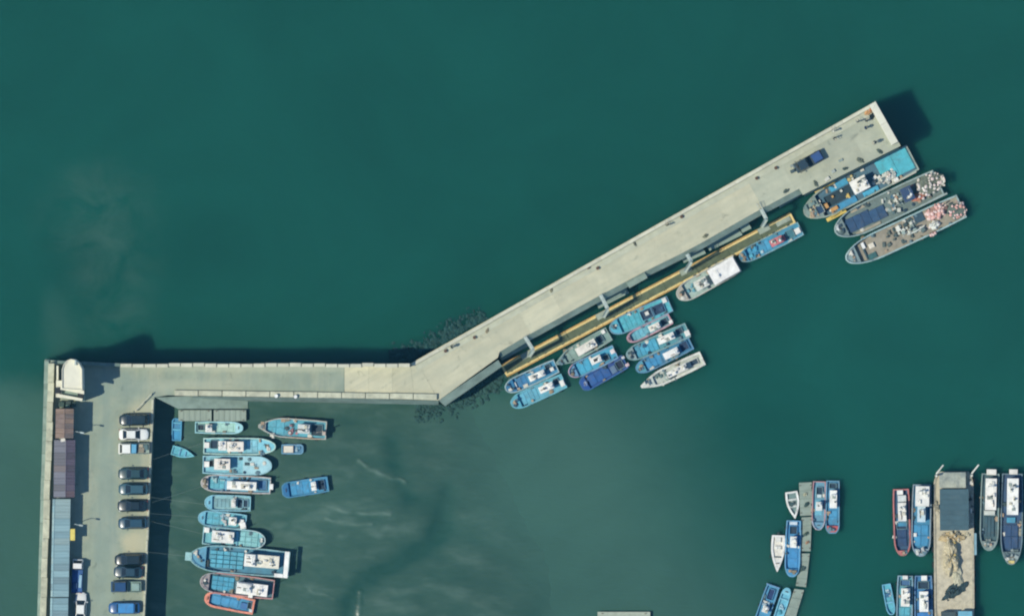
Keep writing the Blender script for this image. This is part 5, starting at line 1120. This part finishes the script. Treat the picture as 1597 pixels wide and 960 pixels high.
M_SKIN = mat('skin', (.5, .3, .21, 1), rough=.5, var=.05, dirt=0); M_HAIR = mat('black_hair', (.015, .013, .012, 1), rough=.6, var=.1, dirt=0)
def person(label, c, ang, jacket, trousers, hat=None, sit=False):
    t = thing('person', label, 'person', P(*c, Z_Q + .005), R(ang), 'people on the pier')
    me, hz = PM[1 if sit else 0]
    o = bpy.data.objects.new('body', me); S.collection.objects.link(o); o.parent = t
    for sl, m in zip(o.material_slots, (M_SKIN, paint(*jacket), paint(*trousers), M_TRIM)): sl.link = 'OBJECT'; sl.material = m
    if hat: MB().tube([(.03, 0, hz + .79), (.03, 0, hz + .81)], .2, 14).ball((.03, 0, hz + .8), .115, .115, .12, 12, 5, True).build('hat', paint(*hat), t, True)
    else: MB().ball((.01, 0, hz + .77), .112, .105, .115, 12, 6, True).build('hair', M_HAIR, t, True)
    for sg in (1, -1): MB().ball((.118, .033*sg, hz + .735), .011, .014, .011, 6, 4).build('eye', M_HAIR, t)
    MB().tube([(.113, -.022, hz + .655), (.118, 0, hz + .655), (.113, .022, hz + .655)], .007, 4).build('mouth', mat('lips', (.32, .12, .1, 1), rough=.5, dirt=0), t)
    if sit: 
        q = thing('stool', 'low folding stool under the seated person in ' + label.split(' in ')[-1][:28].rstrip(), 'stool', P(*c, Z_Q + .005), R(ang)); MB().box(0, 0, .31, .36, .36, .04, ch=.01).build('seat', paint(60, 90, 120), q)
        for x in (-.14, .14):
            for y in (-.14, .14): MB().tube([(x, y, 0), (x, y, .32)], .015, 5).build('leg', M_STEEL, q)
    return t
def rod(label, c, ang, ln=3.2):
    t = thing('fishing_rod', label, 'rod', P(*c, Z_Q), R(ang)); MB().tube([(.30, 0, 1.12), (.55, 0, 1.25), (.4 + ln*.8, 0, 2.3)], [.016, .013, .004], 6).build('rod_blank', M_TRIM, t)
    MB().tube([(.6, -.04, 1.2), (.6, .04, 1.2)], .04, 8).build('reel', M_STEEL, t)
person('person in dark jacket standing alone near the basin-side corner of the tip', (1365, 222), 200, (40, 50, 60), (50, 56, 66), (60, 66, 70))
person('person in grey jacket standing nearest the orange gear at the tip', (1350, 189), 60, (76, 90, 100), (40, 46, 56))
person('person in black coat, lower of two below the orange gear', (1349, 200), 30, (34, 38, 44), (46, 50, 60), (40, 60, 90))
person('person in slate top, left of the group by the orange gear', (1338, 190), 120, (66, 84, 96), (44, 46, 52))
person('person in pale top near the parapet, upper of a pair left of the group', (1300, 205), 118, (176, 190, 190), (40, 48, 60), (200, 196, 170))
person('person in navy jacket, lower of a pair left of the tip group', (1301, 215), 300, (30, 46, 72), (46, 50, 56))
person('person in dark clothes beside the parked pickup', (1243, 260), 30, (40, 52, 58), (36, 40, 46), (70, 74, 70))
person('person in olive jacket walking at the left end of the slanting pier', (704, 541), 30, (70, 84, 70), (50, 54, 58), (80, 90, 80))
person('person in charcoal jacket, alone by the parapet halfway along the pier', (1041, 351), 120, (56, 66, 70), (44, 48, 54))
rod('fishing rod pointing to open water from the pale-topped person', (1300, 205), 118)
rod('fishing rod pointing off the tip from the grey-jacketed person', (1350, 189), 60)
rod('fishing rod held by the person alone halfway along the pier', (1041, 351), 120)
net_heap('pile of orange-tan gear in the tip corner of the pier', P(1355, 173, Z_Q + .01), R(40), .75, .45, .45, (206, 160, 112), 3, [(216, 130, 80), (200, 190, 170)], 31, 0, .16, .35, 'gear_pile')
net_heap('dark bundled net against the tip parapet', P(1360, 181, Z_Q + .01), R(60), .5, .35, .4, (44, 60, 66), 0, (), 32, 0, .16, .35, 'gear_pile')

# ---------------------------------------------------------------- bollards, crates, lamps, small things on the quay
def bollard(label, c, m=M_RUST, h=.5):
    t = tag(MB().tube([(0, 0, 0), (0, 0, h*.75), (0, 0, h*.76), (0, 0, h)], [.2, .17, .27, .22], 10).build('mooring_bollard', m, loc=P(*c, Z_Q)), label, 'bollard', 'bollards')
for c, l in [((695, 547), 'dark bollard by the parapet at the left end of the slanting pier'), ((740, 526), 'dark bollard by the parapet above the elbow rubble'), ((917, 417), 'dark bollard at the parapet, left of a close pair mid-pier'), ((932, 418), 'dark bollard at the parapet, right of a close pair mid-pier'), ((1063, 338), 'dark bollard near the parapet right of the lone angler'), ((1210, 262), 'dark bollard nearest the parked pickup'), ((1180, 278), 'dark bollard left of the parked pickup by the parapet')]:
    bollard(l, c)
for c, l in [((431, 621), 'left of two white bollards on the cream kerb'), ((461, 622), 'right of two white bollards on the cream kerb')]:
    t = tag(MB().tube([(0, 0, 0), (0, 0, .4), (0, 0, .41), (0, 0, .6)], [.22, .2, .3, .26], 10).build('mooring_bollard', paint(240, 240, 230), loc=P(c[0], c[1] - 4, Z_Q + .5)), l, 'bollard', 'bollards')
def lamp_post(label, c, h=4.2):
    t = thing('lamp_post', label, 'lamp', P(*c, Z_Q), R(-10), 'lamp posts by the sheds')
    MB().tube([(0, 0, 0), (0, 0, h - .3), (.25, 0, h), (.9, 0, h + .05)], [.09, .06, .05, .04], 8).build('pole', M_STEEL, t)
    MB().box(1.0, 0, h - .02, .6, .26, .12, ch=.03).build('lamp_head', M_STEEL, t)
lamp_post('lamp post beside the rusty brown shed', (120, 672)); lamp_post('lamp post beside the long blue-grey shed, above the yellow awning', (118, 816), 3.6)
t = thing('barrier_rail', 'low pale barrier rail slanting near the slipway corner', 'barrier', P(224, 627, Z_Q), math.atan2(-(612-641), 238-211))
MB().box(0, 0, .7, 3.8, .12, .14, ch=.02).build('rail', M_WALL, t)
for x in (-1.7, 0, 1.7): MB().box(x, 0, 0, .14, .14, .72).build('post', M_WALL, t)
def crate_stack(name, label, c, items, ang=0):
    t = thing(name, label, 'crates', P(*c, Z_Q), R(ang))
    for (x, y, z, lx, ly, h, col) in items: MB().box(x, y, z, lx, ly, h, random.uniform(-.15, .15), ch=.03).build('crate', paint(*col, dirt=.35), t)
crate_stack('crate_pile', 'pale crates lying between rusty and mauve sheds', (100, 685), [(0, 0, 3.3, .7, .5, .3, (226, 222, 206))], 5)
crate_stack('crate_pile', 'dark green boxes standing in for the shadow gap between white building and rusty shed', (104, 630), [(-.8, 0, 0, .9, .8, .9, (50, 80, 72)), (.3, .1, 0, .8, .9, .7, (44, 70, 70)), (1.2, 0, 0, .6, .7, .8, (60, 86, 80)), (.2, -.3, .75, .6, .5, .3, (90, 120, 110))], 0)  # boxes added to fill the gap; their dark green paints its shadow
crate_stack('crate_pile', 'scattered boxes beside the pickup on the pier', (1236, 267), [(0, 0, 0, .7, .5, .4, (60, 84, 90)), (.7, .5, 0, .6, .5, .4, (120, 140, 140)), (1.2, .2, 0, .5, .5, .5, (50, 66, 70)), (.3, .8, 0, .5, .4, .3, (150, 160, 150))], 29)
crate_stack('crate_pile', 'low pale boxes between pier edge and the largest boat', (1290, 279), [(0, 0, 0, .8, .5, .3, (206, 204, 186)), (1.4, .6, 0, .6, .5, .3, (170, 180, 168)), (3.2, 1.5, 0, .7, .4, .25, (150, 166, 156))], 29)
# ---------------------------------------------------------------- mooring ropes
def rope(label, a, za, b_, zb, sag=.3):
    A_, B_ = P(*a, za), P(*b_, zb); pts = []
    for k in range(9):
        f = k/8; p = A_.lerp(B_, f); p.z -= sag*4*f*(1-f); pts.append(p - A_)
    tag(MB().tube(pts, .015, 5).build('mooring_rope', M_ROPE, loc=A_), label, 'rope', 'mooring ropes')
rope('rope from the car park kerb to the cluttered white-roofed basin boat', (237, 783), Z_Q + .1, (314, 758), 4.3)
rope('rope from the car park kerb to the narrow cyan open boat', (236, 775), Z_Q + .1, (320, 786), 4.0)
rope('rope from the car park kerb to the largest basin boat', (230, 860), Z_Q + .1, (293, 867), 4.5)
rope('rope from the car park kerb to the crowded-stern blue-cyan boat', (234, 800), Z_Q + .1, (310, 806), 4.0)
rope('rope from the car park kerb to the faceted-bow cyan boat', (238, 716), Z_Q + .1, (317, 690), 4.2)
rope('rope from the car park kerb to the ringed-bow basin boat', (234, 812), Z_Q + .1, (317, 832), 4.2)

# ---------------------------------------------------------------- gear lying on the floats
for (x, y, rx, col, l) in [(1258, 786, .5, (70, 92, 88), 'dark net bundle on the topmost float'), (1257, 832, .45, (84, 104, 96), 'grey-green net bundle on the second float'), (1252, 886, .55, (76, 96, 92), 'dark net bundle on the third float'), (1256, 770, .4, (190, 190, 160), 'pale rope pile on the topmost float'), (1259, 845, .35, (176, 140, 112), 'rusty gear pile on the second float')]:
    net_heap(l, P(x, y, .615), .7, rx, rx*.6, .3, col, 0, (), x, 0, .1, .4, 'gear_pile')

for (x, y, rx, col, l) in [(1372, 236, .5, (96, 112, 104), 'grey net bundle at the basin-side edge near the tip corner'), (1342, 250, .6, (120, 128, 112), 'olive net bundle on the pier edge above the turquoise stern deck'), (1318, 263, .45, (84, 100, 96), 'dark net bundle on the pier edge above the white cabin'), (1272, 286, .5, (110, 120, 106), 'net bundle on the pier edge above the large boat bow'), (1226, 298, .5, (90, 104, 98), 'dark net bundle on the pier edge by the rightmost gangway'), (1100, 368, .45, (130, 132, 112), 'pale net bundle on the pier edge between the right gangways'), (760, 515, .4, (150, 140, 116), 'tan gear pile by the parapet above the elbow'), (860, 452, .4, (150, 148, 124), 'small pale gear pile by the parapet above the left gangway'), (990, 380, .4, (120, 124, 108), 'small grey gear pile by the parapet mid-pier')]:
    net_heap(l, P(x, y, Z_Q + .012), .5 + x*.1, rx, rx*.55, .28, col, 0, (), x, 0, .1, .45, 'gear_pile')

# ---------------------------------------------------------------- the air between the aircraft and the harbour
hz_ = MB().box(0, 0, -32, 6100, 6100, 1560).build('haze', bpy.data.materials.new('haze'))
hz_['kind'] = 'stuff'; hz_['label'] = 'thin blue haze in the air over the harbour'; hz_['category'] = 'haze'
m = hz_.data.materials[0]; m.use_nodes = True; m.node_tree.nodes.clear()
ov = m.node_tree.nodes.new('ShaderNodeOutputMaterial'); pv = m.node_tree.nodes.new('ShaderNodeVolumePrincipled')
pv.inputs['Color'].default_value = (.2, .68, 1.0, 1); pv.inputs['Density'].default_value = HAZE
m.node_tree.links.new(pv.outputs[0], ov.inputs['Volume'])
